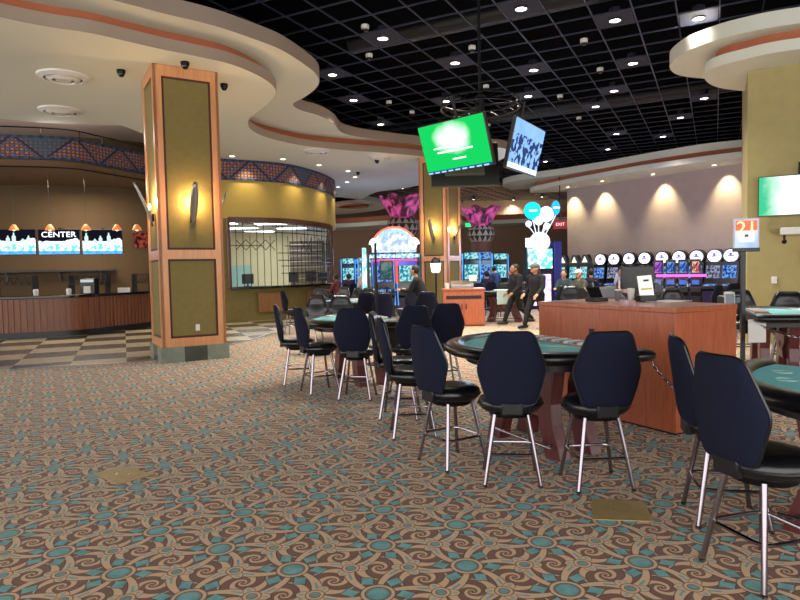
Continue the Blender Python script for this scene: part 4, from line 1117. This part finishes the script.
def tv(kind, label, w=1.18, h=.68):
    e = empty('television', label=label, cat='television')
    m = MB(); m.box((0, .035, 0), (w+.03, .055, h+.03)); m.build('casing', mat('dark_grey_casing', '35342e', .4), e, bevel=.008)
    m = MB(); m.box((0, .09, -.03), (w*.6, .06, h*.5)); m.build('rear_housing', mat('grey_tv_back', '6a685a', .5), e, bevel=.015)
    m = MB(); m.box((0, 0.004, 0), (w, .008, h)); m.build('display', faces[kind], e, smooth=False)
    m = MB(); m.box((0, .15, .05), (.2, .1, .2)); m.cyl((0, .18, .1), (0, .18, .62), .02); m.build('mount', BLKM, e)
    return e
for kind, lb, lc, yaw, tl in (('green', 'hanging television showing a bright green picture', (.751, 8.254, 3.233), -.79, .323), ('blue', 'hanging television with pale blue picture, turned to the right', (1.802, 8.658, 3.254), 1.014, .238), ('pale', 'hanging television with its dark back to the camera', (.98, 9.12, 3.10), PI-.05, .30)):
    e = tv(kind, lb, 1.1 if kind != 'pale' else .95, .64)
    e.location = lc; e.rotation_euler = (tl, 0, yaw)
    if kind == 'green': text('caption', 'OPEN PLAY', .07, TW, e, (.05, -.006, -.12)) if False else None
    if kind == 'green':
        m = MB(); 
        for k, (x, z, w) in enumerate(((-.1, .0, .5), (.0, -.06, .6), (.05, -.17, .22), (.18, .08, .1))): m.box((x, -.002, z), (w, .003, .018))
        m.build('caption_bars', TW, e)
        m = MB()
        for k in range(9): m.box((-.5+.12*k, -.002, -.315), (.08, .003, .018))
        m.build('ticker', glow('ticker_pale', 'a8d0f0', 1.6), e)
# wall television
q = at(783, 197, 1.0); 
def on_right_wall(px, py, out=.06):
    d = pdir(px, py); n = Vector((gd.x, gd.y)); t = (c0.dot(n)-out)/(d.x*n.x+d.y*n.y); return Vector((d.x*t, d.y*t, EYE+d.z*t))
p = on_right_wall(789, 195, .18); pl = on_right_wall(759, 195, .18); hgt = (on_right_wall(760, 176, .18)-on_right_wall(760, 217, .18)).z
e = tv('pale', 'wall television with pale green picture on the olive wall', 1.36, .74); rzw = math.atan2(gx.y, gx.x)
c_ = Vector((pl.x, pl.y)) + gx*.68; e.location = (c_.x, c_.y, on_right_wall(775, 196, .18).z); e.rotation_euler = (.10, 0, rzw)
p = on_right_wall(795, 231, .1); e = empty('wall_camera', p, rzw, 'white boxy camera on a bracket below the wall television', 'security camera')
m = MB(); m.box((0, -.1, 0), (.5, .16, .14)); m.build('housing', WHITE, e, bevel=.015)
m = MB(); m.cyl((-.18, -.05, -.07), (-.18, -.05, -.18), .02); m.ball((-.18, -.05, -.2), .045); m.build('bracket', BLKM, e)
p = on_right_wall(774, 280, .0); m = MB(); m.box((0, -.02, 0), (.1, .045, .14)); m.box((0, -.045, .03), (.05, .01, .03)); o = m.build('thermostat', WHITE, loc=p, rz=rzw, bevel=.006); tag(o, 'small white wall box on the olive wall above the stools', 'thermostat')
# ------------------------------------------------------------------ slot machines
def pp(px, Y): return (px-400)/F*Y
SCRS = [glow('slot_screen_%s' % n, a, 1.1, b, 16, True) for n, a, b in (('blue', '1c3c9a', '78a8e0'), ('violet', '5a2c9a', 'c07ad0'), ('gold', '40405a', '9aa0b8'), ('red', 'a02434', 'f0c8b0'), ('teal', '1c8aa0', 'b0f0f0'))]
DIAL = glow('white_dial', 'f2eefc', 3.0, 'cfc6e8', 5)
CABM = mat('slot_cabinet', '1c1b22', .3, noise=.1)
def make_slot(kind, scr):
    e = empty('slot_machine', cat='slot machine')
    prof = [(-.32, 0), (.32, 0), (.32, 1.95), (-.02, 1.95), (-.10, 1.2), (-.22, .98), (-.40, .86), (-.40, .74), (-.30, .66)]
    m = MB(); m.board(prof, 'YZ', -.33, .33); m.build('cabinet', CABM, e, smooth=False, bevel=.012)
    m = MB(); m.box((0, -.085, 1.50), (.52, .02, .56), rot=Euler((-.105, 0, 0))); m.build('main_screen', scr, e, smooth=False)
    m = MB(); m.box((0, -.30, .925), (.5, .16, .02), rot=Euler((.56, 0, 0))); m.build('button_deck', SCRS[0] if kind else SCRS[1], e, smooth=False)
    m = MB(); 
    for k in range(5): m.cyl((-.18+.09*k, -.37, .885), (-.18+.09*k, -.375, .905), .02, seg=8)
    m.build('buttons', WHITE, e)
    m = MB(); m.box((0, -.318, .38), (.5, .01, .5)); m.build('belly_panel', mat('belly_glass', '241a3a', .2, emit=.3), e, smooth=False)
    if kind == 'round':
        m = MB(); m.cyl((0, .02, 2.2), (0, .22, 2.2), .33, seg=28); m.box((0, .12, 2.0), (.4, .2, .2)); m.build('topper_rim', CABM, e)
        m = MB(); m.cyl((0, .005, 2.2), (0, .019, 2.2), .27, seg=28); m.build('topper_dial', DIAL, e)
        m = MB(); m.box((0, -.001, 2.2), (.24, .012, .05)); m.cyl((0, -.005, 2.28), (0, .005, 2.28), .06, seg=12); m.build('dial_print', glow('dial_print', '6a6aa8', 1.5), e)
    elif kind == 'peak':
        m = MB(); m.board([(-.33, 1.95), (.33, 1.95), (.30, 2.2), (.18, 2.38), (-.18, 2.38), (-.30, 2.2)], 'XZ', .02, .24); m.build('topper_rim', CABM, e)
        m = MB(); m.board([(-.22, 2.0), (.22, 2.0), (0, 2.3)], 'XZ', .005, .019); m.build('topper_display', glow('yellow_topper', 'f0d890', 2.2, 'a8c8e8', 8), e)
    else:
        m = MB(); m.box((0, .1, 2.12), (.62, .2, .32)); m.build('topper_case', CABM, e, bevel=.02)
        m = MB(); m.box((0, -.004, 2.12), (.54, .012, .24)); m.build('topper_display', scr, e, smooth=False)
        for s in (-1, 1):
            m = MB(); m.tube([(s*.335, -.05-.0*t, .4+1.8*t) if t > .4 else (s*.335, -.05-.28*(.4-t)/.4, .4+1.8*t) for t in [i/10 for i in range(11)]], .018, 6); m.build('edge_light', glow('cyan_edge', '46a0ff', 2), e)
    return e
SLOTR = [make_slot('round', SCRS[i]) for i in (0, 2)]
SLOTP = make_slot('peak', SCRS[4]); SLOTB = [make_slot('box', SCRS[i]) for i in (4, 0)]
wa = math.atan2(wd.y, wd.x)       # wall direction, front towards camera
w0 = Vector((W1.x, W1.y)) - wn_*.55
def on_row(px, back=0):
    # intersect the column's sight line with the row in front of the rose wall
    k = (px-400)/F; b0 = w0 - wn_*back; t = (k*b0.y - b0.x)/(wd.x - k*wd.y); return b0 + wd*t
rl = ['at the far left end of the round tops', 'second from the left among the white round tops', 'third from the left among the white round tops', 'behind the standing man in white', 'right of the standing man in white', 'above the left of the glowing low screens', 'above the right of the glowing low screens', 'above the magenta light strip', 'with bright round top left of the 21 sign', 'just left of the 21 sign, dark topped']
for i, px in enumerate((600.5, 614, 629, 644.6, 662, 679, 696.6, 714.5, 731)):
    p = on_row(px); place(SLOTR[i % 2], (p.x, p.y, 0), wa, 'slot machine by rose wall ' + rl[i], 'slot machines along the rose wall').scale = (1, 1, .87)
for i, px in enumerate((563, 574.5, 585)):
    p = Vector((W1.x, W1.y)) + Vector((-1.1+.0*i, -.4)); k = (px-400)/F; Y = 28.9-.75*i
    place(SLOTP, (k*Y, Y, 0), wa, 'slot machine with yellow peaked top, ' + ['left one beside the balloon sign', 'middle one above the man in cap', 'right one next to the round tops'][i], 'slot machines with peaked tops').scale = (.68, 1, .9)
def make_low(scr):
    e = empty('slot_machine', cat='slot machine')
    m = MB(); m.board([(-.3, 0), (.32, 0), (.32, 1.62), (.02, 1.62), (-.04, 1.12), (-.42, .92), (-.42, .80), (-.30, .7)], 'YZ', -.24, .24); m.build('cabinet', CABM, e, smooth=False, bevel=.01)
    m = MB(); m.box((0, -.02, 1.42), (.34, .02, .28), rot=Euler((-.12, 0, 0))); m.build('main_screen', scr, e, smooth=False)
    m = MB(); m.box((0, -.25, 1.035), (.34, .22, .015), rot=Euler((.48, 0, 0))); m.build('lower_screen', mat('deck_screen', '2c4a8c', .3, emit=.5), e, smooth=False)
    return e
LOW = [make_low(SCRS[i]) for i in (1, 0, 0, 3)]
for i, px in enumerate((658.5, 671, 683.5, 696)):
    Y = 16.3-.22*i; o = place(LOW[i], (pp(px, Y), Y, .12), -.45, 'low slot machine with bright screen behind the desk, ' + ['violet, leftmost of four', 'blue, second of four', 'blue, third of four', 'red and cream, rightmost of four'][i], 'four low slot machines'); o.scale = (.5, .8, 1)
m = MB(); a_, b_ = Vector((pp(652, 16.4), 16.2)), Vector((pp(702, 15.4), 15.3)); d_ = b_-a_
m.prism([tuple(a_+Vector((-.1, -.35))), tuple(b_+Vector((-.1, -.35))), tuple(b_+Vector((.15, .6))), tuple(a_+Vector((.15, .6)))], 0, .119); tag(m.build('machine_plinth', BLACK, bevel=.01), 'low black plinth under the four low slot machines', 'plinth')
m = MB(); n_ = 12; m.tube([(d_.x*(k/n_-.5), d_.y*(k/n_-.5)-.12*math.sin(PI*k/n_), 0) for k in range(n_+1)], .03, 6); c_ = (a_+b_)/2
tag(m.build('neon_strip', glow('magenta_neon', 'ff50d8', 3.5), loc=(c_.x, c_.y-.12, 1.33)), 'magenta neon strip running under the four low slot screens', 'neon light')
for i, (px, Y, rz, k, lb) in enumerate(((472, 24, -.15, 0, 'cyan slot machine left of two behind the podium'), (484, 24.2, -.15, 1, 'cyan slot machine right of two behind the podium'), (459, 25, -.1, 1, 'slot machine just right of the far column'), (501, 26.5, -.3, 0, 'bright cyan topped slot machine right of the pink flame pot'),
        (349, 30, .1, 0, 'far slot machine beside the brown wall, leftmost'), (357, 31, .1, 1, 'far blue slot machine near the cashier window end'), (366, 29, .1, 0, 'bright far slot machine behind the man in white shirt'),
        (385, 22.0, .1, 1, 'blue slot machine under the left of the arched neon sign'), (407, 22.0, .1, 0, 'slot machine under the right of the arched neon sign'))):
    place(SLOTB[k], ((px-400)/F*Y, Y, 0), rz, lb, 'slot machines at the far centre')
# ------------------------------------------------------------------ arched neon sign
c = at(394, 243, 20.2); e = empty('arched_sign', c, .1, 'white arched glowing sign with red neon outline above slot machines', 'sign')
m = MB(); pts = [(.72*math.cos(t), -.12+.62*math.sin(t)) for t in [PI*i/24 for i in range(25)]]
m.board([(-.72, -.3)] + pts[::-1] + [(.72, -.3)], 'XZ', -.06, .1); m.build('arch_box', glow('milky_sign', 'e8ecff', 1.5, '9cb8e8', 7), e, smooth=False)
m = MB(); m.tube([(x*.98, -.09, z) for x, z in pts], .03, 8); m.build('red_neon', glow('red_neon', 'ff5040', 5), e)
m = MB(); m.tube([(x*.80, -.09, z*.8) for x, z in pts], .02, 8); m.build('blue_neon', glow('blue_neon', '50b0ff', 5), e)
for s in (-1, 1):
    m = MB(); m.tube([(s*(.62+.16*math.cos(a)*(1-a/12)), -.1, -.05+.2*math.sin(a)*(1-a/12)) for a in [i*.35 for i in range(24)]], .045, 6); m.build('scroll', glow('scroll_white', 'ffffff', 3), e)
m = MB(); m.box((0, 0, -.42), (1.6, .5, .1)); m.build('canopy', glow('canopy_teal', '40a8c8', 1.6, 'f0ffff', 12), e)
m = MB(); m.box((0, .1, -.62), (1.45, .4, .22)); m.build('header', mat('indigo_panel', '2a2a7a', .3, emit=1.2), e)
m = MB(); m.tube([(-.72, -.2, -.56), (.72, -.2, -.56)], .02); m.tube([(.05, -.2, -.56), (.05, -.2, -1.3)], .035); m.build('red_strip', glow('red_strip', 'ff3a3a', 4), e)
for x in (-.85, .85):
    m = MB(); m.box((x, .1, -1.0), (.06, .4, c.z*2-1.2 if False else 1.25)); m.build('post', CABM, e)
m = MB(); m.box((-.98, -.05, -.9), (.12, .2, 1.5)); m.build('side_light', glow('side_cream', 'fff0c8', 3, '60c0f0', 10), e)
# info kiosk and black pole
p = at(386.5, 270, 16.0); e = empty('display_stand', (p.x, p.y, 0), 0, 'small framed display on a black stand before the arched sign', 'display')
m = MB(); m.cyl((0, 0, 0), (0, 0, 1.2), .03); m.lathe([(.22, 0), (.22, .02), (.03, .05)], 18); m.build('pole', BLKM, e)
m = MB(); m.box((0, 0, p.z), (.34, .06, .5)); m.build('frame', BLACK, e, bevel=.01)
m = MB(); m.box((0, -.035, p.z), (.27, .01, .42)); m.build('display', glow('dim_teal_display', '3c6c70', .7, '88a8a0', 9), e)
p = at(376.5, 300, 10.6); e = empty('post', (p.x, p.y, 0), 0, 'tall thin black pole between the second table and the display', 'pole')
m = MB(); m.cyl((0, 0, 0), (0, 0, at(376, 243, 10.6).z), .022); m.build('shaft', BLKM, e)
m = MB(); m.lathe([(.2, 0), (.2, .02), (.03, .04)], 18); m.build('base', BLKM, e)
# ------------------------------------------------------------------ balloon sign
c = at(539, 248, 24); c2 = at(537, 281, 24); e = empty('balloon_sign', (c.x, c.y, 0), .1, 'tall glowing slot tower topped by blue and white disc balloons', 'sign')
m = MB(); m.box((0, .15, 1.2), (1.05, .5, 2.4)); m.build('cabinet', CABM, e, bevel=.02)
m = MB(); m.box((0, -.12, 1.95), (.95, .04, .75)); m.build('display', glow('balloon_display', 'e8fff8', 2.6, '58c8b0', 7, True), e)
m = MB(); m.ball((0, -.1, 2.6), (.40, .25, .38)); m.box((-.33, 0, 2.5), (.35, .2, .5)); m.build('crown', glow('crown_white', 'f4fcff', 2.8, '9cc8f8', 5), e)
m = MB(); m.box((-.22, -.14, .75), (.3, .03, 1.2)); m.box((.26, -.14, .75), (.3, .03, 1.2)); m.build('lower_lights', glow('lilac_light', 'e4d4ff', 3, 'b48cf8', 6), e)
m = MB(); m.box((.72, .15, 1.3), (.3, .5, 2.6)); m.build('side_tower', mat('navy_tower', '1a1e58', .3, emit=.5), e, bevel=.02)
for x, z, r, cl, k in ((-.24, 3.80, .34, '18b8e8', 0), (.30, 3.66, .30, 'f0fcff', 1), (.68, 3.90, .28, '2890e0', 2), (.0, 3.42, .18, 'e8f8ff', 3), (-.40, 3.3, .12, 'e8f8ff', 4), (.32, 3.2, .13, 'e8f8ff', 5)):
    m = MB(); m.ball((0, 0, 0), (r*(.62 if k == 2 else 1), .09, r), 24, 12); b = m.build('balloon', glow('balloon_%d' % k, cl, 2.6), e, loc=(x, 0, z))
    m = MB(); m.tube([(0, .02, -r), (-.2*x, .02, -(z-3.0)*.6), (-.6*x, .02, -(z-2.9))], .018, 6); m.build('stick', glow('stick_white', 'd8ecff', 2), b)
    if k < 3: 
        m = MB(); m.box((0, -.092, 0), (r*.9, .01, .06)); m.build('stripe', TW, b)
# red lit sign
c = at(560, 224.5, 29.0); e = empty('red_sign', c, -.1, 'small red lit sign left of the rose wall', 'sign')
m = MB(); m.box((0, 0, 0), (.62, .1, .42)); m.build('case', mat('red_sign_case', '7a2028', .5, emit=.8), e, bevel=.01)
text('lettering', 'EXIT', .2, glow('pink_letter', 'ffd8d0', 2), e, (0, -.06, .0))
m = MB(); m.cyl((0, 0, .2), (0, 0, ZG-c.z), .02); m.build('hanger', BLKM, e)
c = at(469, 225, 27.6); m = MB(); m.box((0, 0, 0), (.3, .08, .16)); o = m.build('exit_sign', glow('green_exit', '28e070', 2.5), loc=c); tag(o, 'tiny green lit exit sign left of the pink flame pot', 'sign')
# ------------------------------------------------------------------ flame pots
def pot_mat():
    nt = NT('triangle_pot'); X.nt = nt
    b = nt.n('ShaderNodeBsdfPrincipled'); nt.l(b.outputs[0], nt.out.inputs[0]); tc = nt.n('ShaderNodeTexCoord'); sp = nt.n('ShaderNodeSeparateXYZ'); nt.l(tc.outputs['Object'], sp.inputs[0])
    a = X.op('ARCTAN2', sp.outputs[1], sp.outputs[0])*(14/(2*PI)); z = X(sp.outputs[2])*4.0
    t = ab(X.op('FRACT', a)-.5)*2; c = mix(nt, lt(t, X.op('FRACT', z)), lin('98897a'), lin('1c1716'))
    nt.l(c, b.inputs['Base Color']); b.inputs['Roughness'].default_value = .7; return nt.m
POT = pot_mat()
def flame_mat():
    nt = NT('pink_fabric'); X.nt = nt
    b = nt.n('ShaderNodeBsdfPrincipled'); nt.l(b.outputs[0], nt.out.inputs[0]); tc = nt.n('ShaderNodeTexCoord'); w = nt.n('ShaderNodeTexNoise', i_Scale=2.2, i_Detail=3.0, i_Distortion=2.0); nt.l(tc.outputs['Object'], w.inputs['Vector'])
    rp = nt.n('ShaderNodeValToRGB'); rp.color_ramp.elements[0].position = .4; rp.color_ramp.elements[0].color = lin('2a0818'); rp.color_ramp.elements[1].position = .62; rp.color_ramp.elements[1].color = lin('b84484')
    nt.l(w.outputs['Fac'], rp.inputs[0]); nt.l(rp.outputs[0], b.inputs['Base Color']); nt.l(rp.outputs[0], b.inputs['Emission Color']); b.inputs['Emission Strength'].default_value = .45; b.inputs['Roughness'].default_value = .6; return nt.m
FLM = flame_mat()
for px, Y, s, lb in ((482, 26, .92, 'patterned pot with flaring pink lit fabric on brown column, right of the far column'), (404, 24.2, 1.0, 'patterned pot with flaring pink lit fabric partly behind the far column')):
    x = (px-400)/F*Y; e = empty('flame_pot', (x, Y, 0), 0, lb, 'decorative pot'); z0 = at(px, 242 if px > 450 else 237, Y).z
    m = MB(); m.lathe([(.45*s, 0), (.45*s, z0-.1), (.5*s, z0)], 20); m.build('pillar', mat('umber_column', '6b4030', .6), e)
    m = MB(); m.lathe([(.42*s, 0), (.58*s, .18*s), (.62*s, .40*s), (.58*s, .6*s), (.5*s, .70*s), (0, .70*s)], 28); m.build('pot', POT, e, loc=(0, 0, z0))
    m = MB(); n = 48; rows = []
    for k in range(8):
        t = k/7; rows.append([m.bm.verts.new(((.38+.44*t**1.1)*s*(1+.08*t*math.sin(9*a+k*.3))*math.cos(a), (.38+.44*t**1.1)*s*(1+.08*t*math.sin(9*a+k*.3))*math.sin(a), (.68+.85*t)*s + .09*t*s*math.sin(6*a+1))) for a in [2*PI*i/n for i in range(n)]])
    for A, B in zip(rows, rows[1:]):
        for i in range(n): m.bm.faces.new((A[i], A[(i+1) % n], B[(i+1) % n], B[i]))
    o = m.build('flared_fabric', FLM, e, loc=(0, 0, z0)); sd = o.modifiers.new('t', 'SOLIDIFY'); sd.thickness = .03
# ------------------------------------------------------------------ people
def cap(m, a, b, r0, r1, seg=12):
    m.cyl(a, b, r0, r1, seg); m.ball(a, r0, 10, 7); m.ball(b, r1, 10, 7)
SKIN = {'light': mat('skin_light', 'c08e72', .55, noise=.05), 'tan': mat('skin_tan', '9a6a4c', .55, noise=.05)}
def person(x, y, yaw, pose, top, bottom, hair, label, skin='light', hat=None, long=False, scale=1.0, zoff=0, bulk=1.0):
    e = empty('person', (x, y, zoff), yaw, label, 'person'); V = Vector                      # faces local +Y
    sit = pose == 'sit'
    hz = .50 if sit else .92; lean = {'lean': .18, 'sit': .12}.get(pose, .02)
    pel = V((0, 0, hz)); ch = V((0, lean, hz+.36)); nk = V((0, lean*1.25, hz+.52)); hd = V((0, lean*1.25+.03, hz+.67))
    J = {}
    for s in (-1, 1):
        hip = pel + V((s*.09, 0, 0)); sh = ch + V((s*.175, 0, .08))
        if sit: kn = hip + V((s*.04, .42, .02)); an = kn + V((0, .02, -.42))
        elif pose == 'walk': kn = hip + V((0, .16 if s > 0 else -.02, -.41)); an = kn + V((0, .10 if s > 0 else -.30, -.40 if s > 0 else -.34))
        else: kn = hip + V((s*.02, .03, -.43)); an = kn + V((0, -.03, -.41))
        if sit or pose == 'lean': el = sh + V((s*.05, .12, -.24)); wr = el + V((-s*.05, .24, .03))
        elif pose == 'walk': el = sh + V((s*.05, -.06*s, -.28)); wr = el + V((0, .16, -.16))
        else: el = sh + V((s*.06, -.02, -.28)); wr = el + V((-s*.01, .10, -.23))
        J[s] = (hip, kn, an, sh, el, wr)
    m = MB()
    cap(m, pel, ch, .115, .13); cap(m, nk+V((0, 0, -.06)), nk+V((0, 0, .05)), .055, .05)
    m.ball(hd, (.078, .098, .118), 18, 12); m.ball(hd+V((0, .045, -.06)), (.055, .055, .055)); m.ball(hd+V((0, .103, -.012)), (.014, .022, .026), 8, 6)
    for s in (-1, 1):
        hip, kn, an, sh, el, wr = J[s]
        m.ball(hd+V((s*.079, -.005, -.01)), (.014, .022, .032), 8, 6)
        cap(m, hip, kn, .085, .055); cap(m, kn, an, .052, .036); cap(m, an+V((0, -.03, -.04)), an+V((0, .15, -.05)), .035, .03)
        cap(m, sh, el, .050, .038); cap(m, el, wr, .037, .026)
        d = (wr-el).normalized(); q = d.cross(V((0, 0, 1))).normalized() if abs(d.z) < .95 else V((1, 0, 0)); w = d.cross(q)
        cap(m, wr, wr+d*.07, .028, .036)
        for i, ln in enumerate((.062, .075, .08, .07)):
            a = wr+d*.085+q*(-.027+.018*i); b = a+d*ln*.55+w*.008; c_ = b+d*ln*.4+w*.022; cap(m, a, b, .0095, .009, 6); cap(m, b, c_, .009, .0075, 6)
        a = wr+d*.035+q*(-s*.03); b = a+q*(-s*.02)+d*.035; cap(m, a, b, .012, .011, 6); cap(m, b, b+d*.028, .010, .009, 6)
    m.build('body', SKIN[skin], e, remesh=.011)
    m = MB()
    for s in (-1, 1):
        m.ball(hd+V((s*.030, .092, .012)), (.012, .008, .007), 8, 6)
    m.build('eyes', mat('eye_dark', '1a1412', .3), e)
    m = MB(); m.ball(hd+V((0, .098, -.055)), (.022, .008, .006), 8, 6); m.build('mouth', mat('lip', '94493f', .5), e)
    m = MB(); cap(m, pel+V((0, 0, -.04)), ch+V((0, 0, .0)), .145, .150); cap(m, ch+V((-.11, 0, .09)), ch+V((.11, 0, .09)), .085, .085)
    m.ball(pel+V((0, 0, .0)), (.17, .13, .10))
    for s in (-1, 1):
        hip, kn, an, sh, el, wr = J[s]; cap(m, sh, el, .068, .055)
        if top[1]: cap(m, el, el.lerp(wr, .9), .053, .040)
    m.build('shirt' if not long else 'coat', mat('cloth_'+top[0], top[0], .9, noise=.12, scale=20), e, remesh=.02)
    m = MB(); m.ball(pel+V((0, 0, -.02)), (.165, .125, .12))
    for s in (-1, 1):
        hip, kn, an, sh, el, wr = J[s]; cap(m, hip, kn, .098, .070); cap(m, kn, an+V((0, 0, .03)), .068, .052)
    m.build('trousers', mat('cloth_'+bottom, bottom, .9, noise=.1, scale=20), e, remesh=.02)
    for s in (-1, 1):
        an = J[s][2]; m = MB(); cap(m, an+V((0, -.035, -.035)), an+V((0, .16, -.045)), .048, .04); m.build('shoe', BLACK, e)
    m = MB(); m.ball(hd+V((0, -.022, .025)), (.088, .098, .115), 16, 10)
    if long: m.ball(hd+V((0, -.06, -.09)), (.08, .06, .13))
    m.build('hair', mat('hair_'+hair, hair, .6, noise=.2, scale=60), e)
    if hat:
        m = MB(); m.ball(hd+V((0, -.008, .055)), (.096, .108, .085)); m.ball(hd+V((0, .11, .05)), (.07, .075, .012)); m.build('cap', mat('cap_'+hat, hat, .8), e)
    e.scale = (scale*bulk, scale*bulk, scale)
    if sit:
        e.location.z = .235
        o = place(STOOL, (x, y, 0), yaw, 'black stool under the ' + label.split(' sitting')[0], 'stools with people seated')
    return e
def pp(px, Y): return (px-400)/F*Y
person(pp(425.5, 14.2), 14.2, 1.2, 'lean', ('08090c', True), '08090c', '17110e', 'person in black standing bent forward beside the far column')
person(pp(517, 17.4), 17.4, 1.9, 'walk', ('07080b', True), '07080b', '1c1512', 'person in black walking left, nearer the teal table', 'tan', bulk=1.25)
person(pp(537, 16.3), 16.3, 2.2, 'walk', ('101115', True), '0b0b0f', '3c3a3c', 'person in dark grey coat with grey head covering beside the desk', long=True, bulk=1.3, hat='5c5c60')
person(pp(365, 22.5), 22.5, .3, 'stand', ('c8ccd0', True), '20222c', '4a4038', 'person in white shirt seen from behind near the far slot machines')
person(pp(340, 22), 22, 1.0, 'sit', ('6a2c34', True), '1c1a20', '2c201c', 'person in dark red sitting at the right end of the cashier window', 'tan', zoff=.12)
person(pp(351, 23), 23, .5, 'sit', ('401c50', True), '1c1a20', '2c201c', 'person in purple sitting among the far slot machines', 'tan', zoff=.12)
person(pp(489, 21.5), 21.5, .2, 'sit', ('1c2440', True), '1c1a20', '1a1412', 'person in navy sitting at the cyan slot machines', zoff=.14)
person(pp(495, 22.8), 22.8, .4, 'stand', ('2c4a80', True), '1c1a20', '1a1412', 'person in blue shirt standing at the cyan slot machines')
person(pp(515, 23.4), 23.4, 2.0, 'sit', ('4a3a3a', True), '1c1a20', '1a1412', 'person in brown sitting left of the balloon sign', 'tan', zoff=.14)
person(pp(566, 18.4), 18.4, 2.6, 'sit', ('2c4448', True), '1c2024', '17130f', 'dark haired person in teal jacket sitting left of the man in white cap', zoff=.14)
person(pp(583, 17.2), 17.2, 2.2, 'sit', ('4a4c40', True), '1c2024', '4a4038', 'person in white cap and dark vest sitting behind the desk', hat='d8d8d4', zoff=.14)
person(pp(592, 19.5), 19.5, -.2, 'sit', ('161a28', True), '1c2024', '17130f', 'person in navy with back turned right of the white cap', zoff=.14)
person(pp(622, 22.3), 22.3, -.3, 'stand', ('b4bccc', True), '20222c', '1a1412', 'person in pale blue shirt standing at the round topped machines', scale=.93)
person(pp(628.5, 18.2), 18.2, 1.3, 'sit', ('d8b8b8', False), '20222c', '1a1412', 'person in pale pink shirt sitting behind the desk cups', 'tan', zoff=.10)
# extra machine backs behind the desk
for px, Y, w, h, lb in ((603, 12.5, .75, 1.18, 'black slanted console behind the left half of the desk'), (652, 12.8, .5, 1.25, 'black cabinet behind the card holder')):
    x = pp(px, Y); e = empty('console', (x, Y, 0), .3, lb, 'console')
    m = MB(); m.board([(-.3, 0), (.3, 0), (.3, h), (.1, h), (-.3, h-.25)], 'YZ', -w/2, w/2); m.build('body', BLACK, e, bevel=.015)
    m = MB(); m.box((0, -.10, h-.13), (w*.8, .3, .02), rot=Euler((.56, 0, 0))); m.build('panel', mat('dim_panel', '2a2c34', .3), e)
# tall dark device right of the slot row by the pole
x = pp(725, 9.6); e = empty('card_shuffler', (4.55, 8.55, .905), .5, 'dark card machine on the olive wall table beside the tablet', 'machine')
m = MB(); m.box((0, 0, .13), (.2, .25, .26)); m.build('body', BLACK, e, bevel=.02)
m = MB(); m.box((0, -.13, .2), (.14, .01, .08)); m.build('screen', mat('grey_screen', '5c646c', .2), e)

# ------------------------------------------------------------------ light
w = bpy.data.worlds.new('world'); scene.world = w; w.use_nodes = True
bg = w.node_tree.nodes['Background']; bg.inputs[0].default_value = (1.0, .97, .94, 1); bg.inputs[1].default_value = WORLD_E
# scallop spots on rose wall and gold wall
for px in (569, 600, 659, 722):
    k = (px-400)/F; b0 = Vector((W1.x, W1.y)) - wn_*.45; t = (k*b0.y-b0.x)/(wd.x-k*wd.y); q = b0+wd*t
    light('wall_washer', 'SPOT', (q.x, q.y, ZA-.05), 260, (1, .82, .45), .05, rot=(math.radians(18), 0, math.atan2(-wn_.y, -wn_.x)-PI/2+PI), spot=75, blend=.9)
for s in range(4):
    q = offs(cws, -.35)[int(len(cws)*(.34+.15*s))]
    light('wall_washer', 'SPOT', (q.x, q.y, ZA-.05), 90, (1, .82, .45), .05, rot=(0, 0, 0), spot=95, blend=.9)
# lamps of the left soffit (large hall lights out of a soffit of this size)
for x, y, e_ in ((-5.6, 9.5, SOFF_E), (-9, 13.5, SOFF_E), (-3.2, 15.5, SOFF_E), (-7.5, 17.5, SOFF_E*.6), (-2.5, 21, SOFF_E), (5, 13, SOFF_E*.6), (6.5, 20, SOFF_E)):
    pass
light('upper_ceiling_fill', 'POINT', (-9.6, 17.6, 5.75), 40, (1, .92, .85), .3)  # unseen point lights added to brighten the upper ceiling and its fascia
light('upper_ceiling_fill', 'POINT', (-12.6, 16.8, 5.75), 40, (1, .92, .85), .3)
light('counter_fill', 'AREA', (-9.5, 18.6, 4.4), 160, (1, .85, .65), 2.0)  # warm area light added above the food counter, without a fixture
for x, y, z, e_, c_ in ((.0, 19.5, 1.8, 25, (.5, .6, 1)), (3.2, 23, 2.2, 60, (.45, .7, 1)), (5.0, 22.8, 2.5, 60, (.7, .7, 1)), (-1.5, 27, 2.2, 70, (.5, .6, 1)), (8.5, 22, 2.0, 60, (.75, .65, 1))):
    light('machine_glow', 'POINT', (x, y, z), e_, c_, .5)
vs = scene.view_settings; vs.view_transform = 'Standard'; vs.look = 'None'; vs.gamma = 1; vs.use_curve_mapping = False; vs.exposure = EXPO
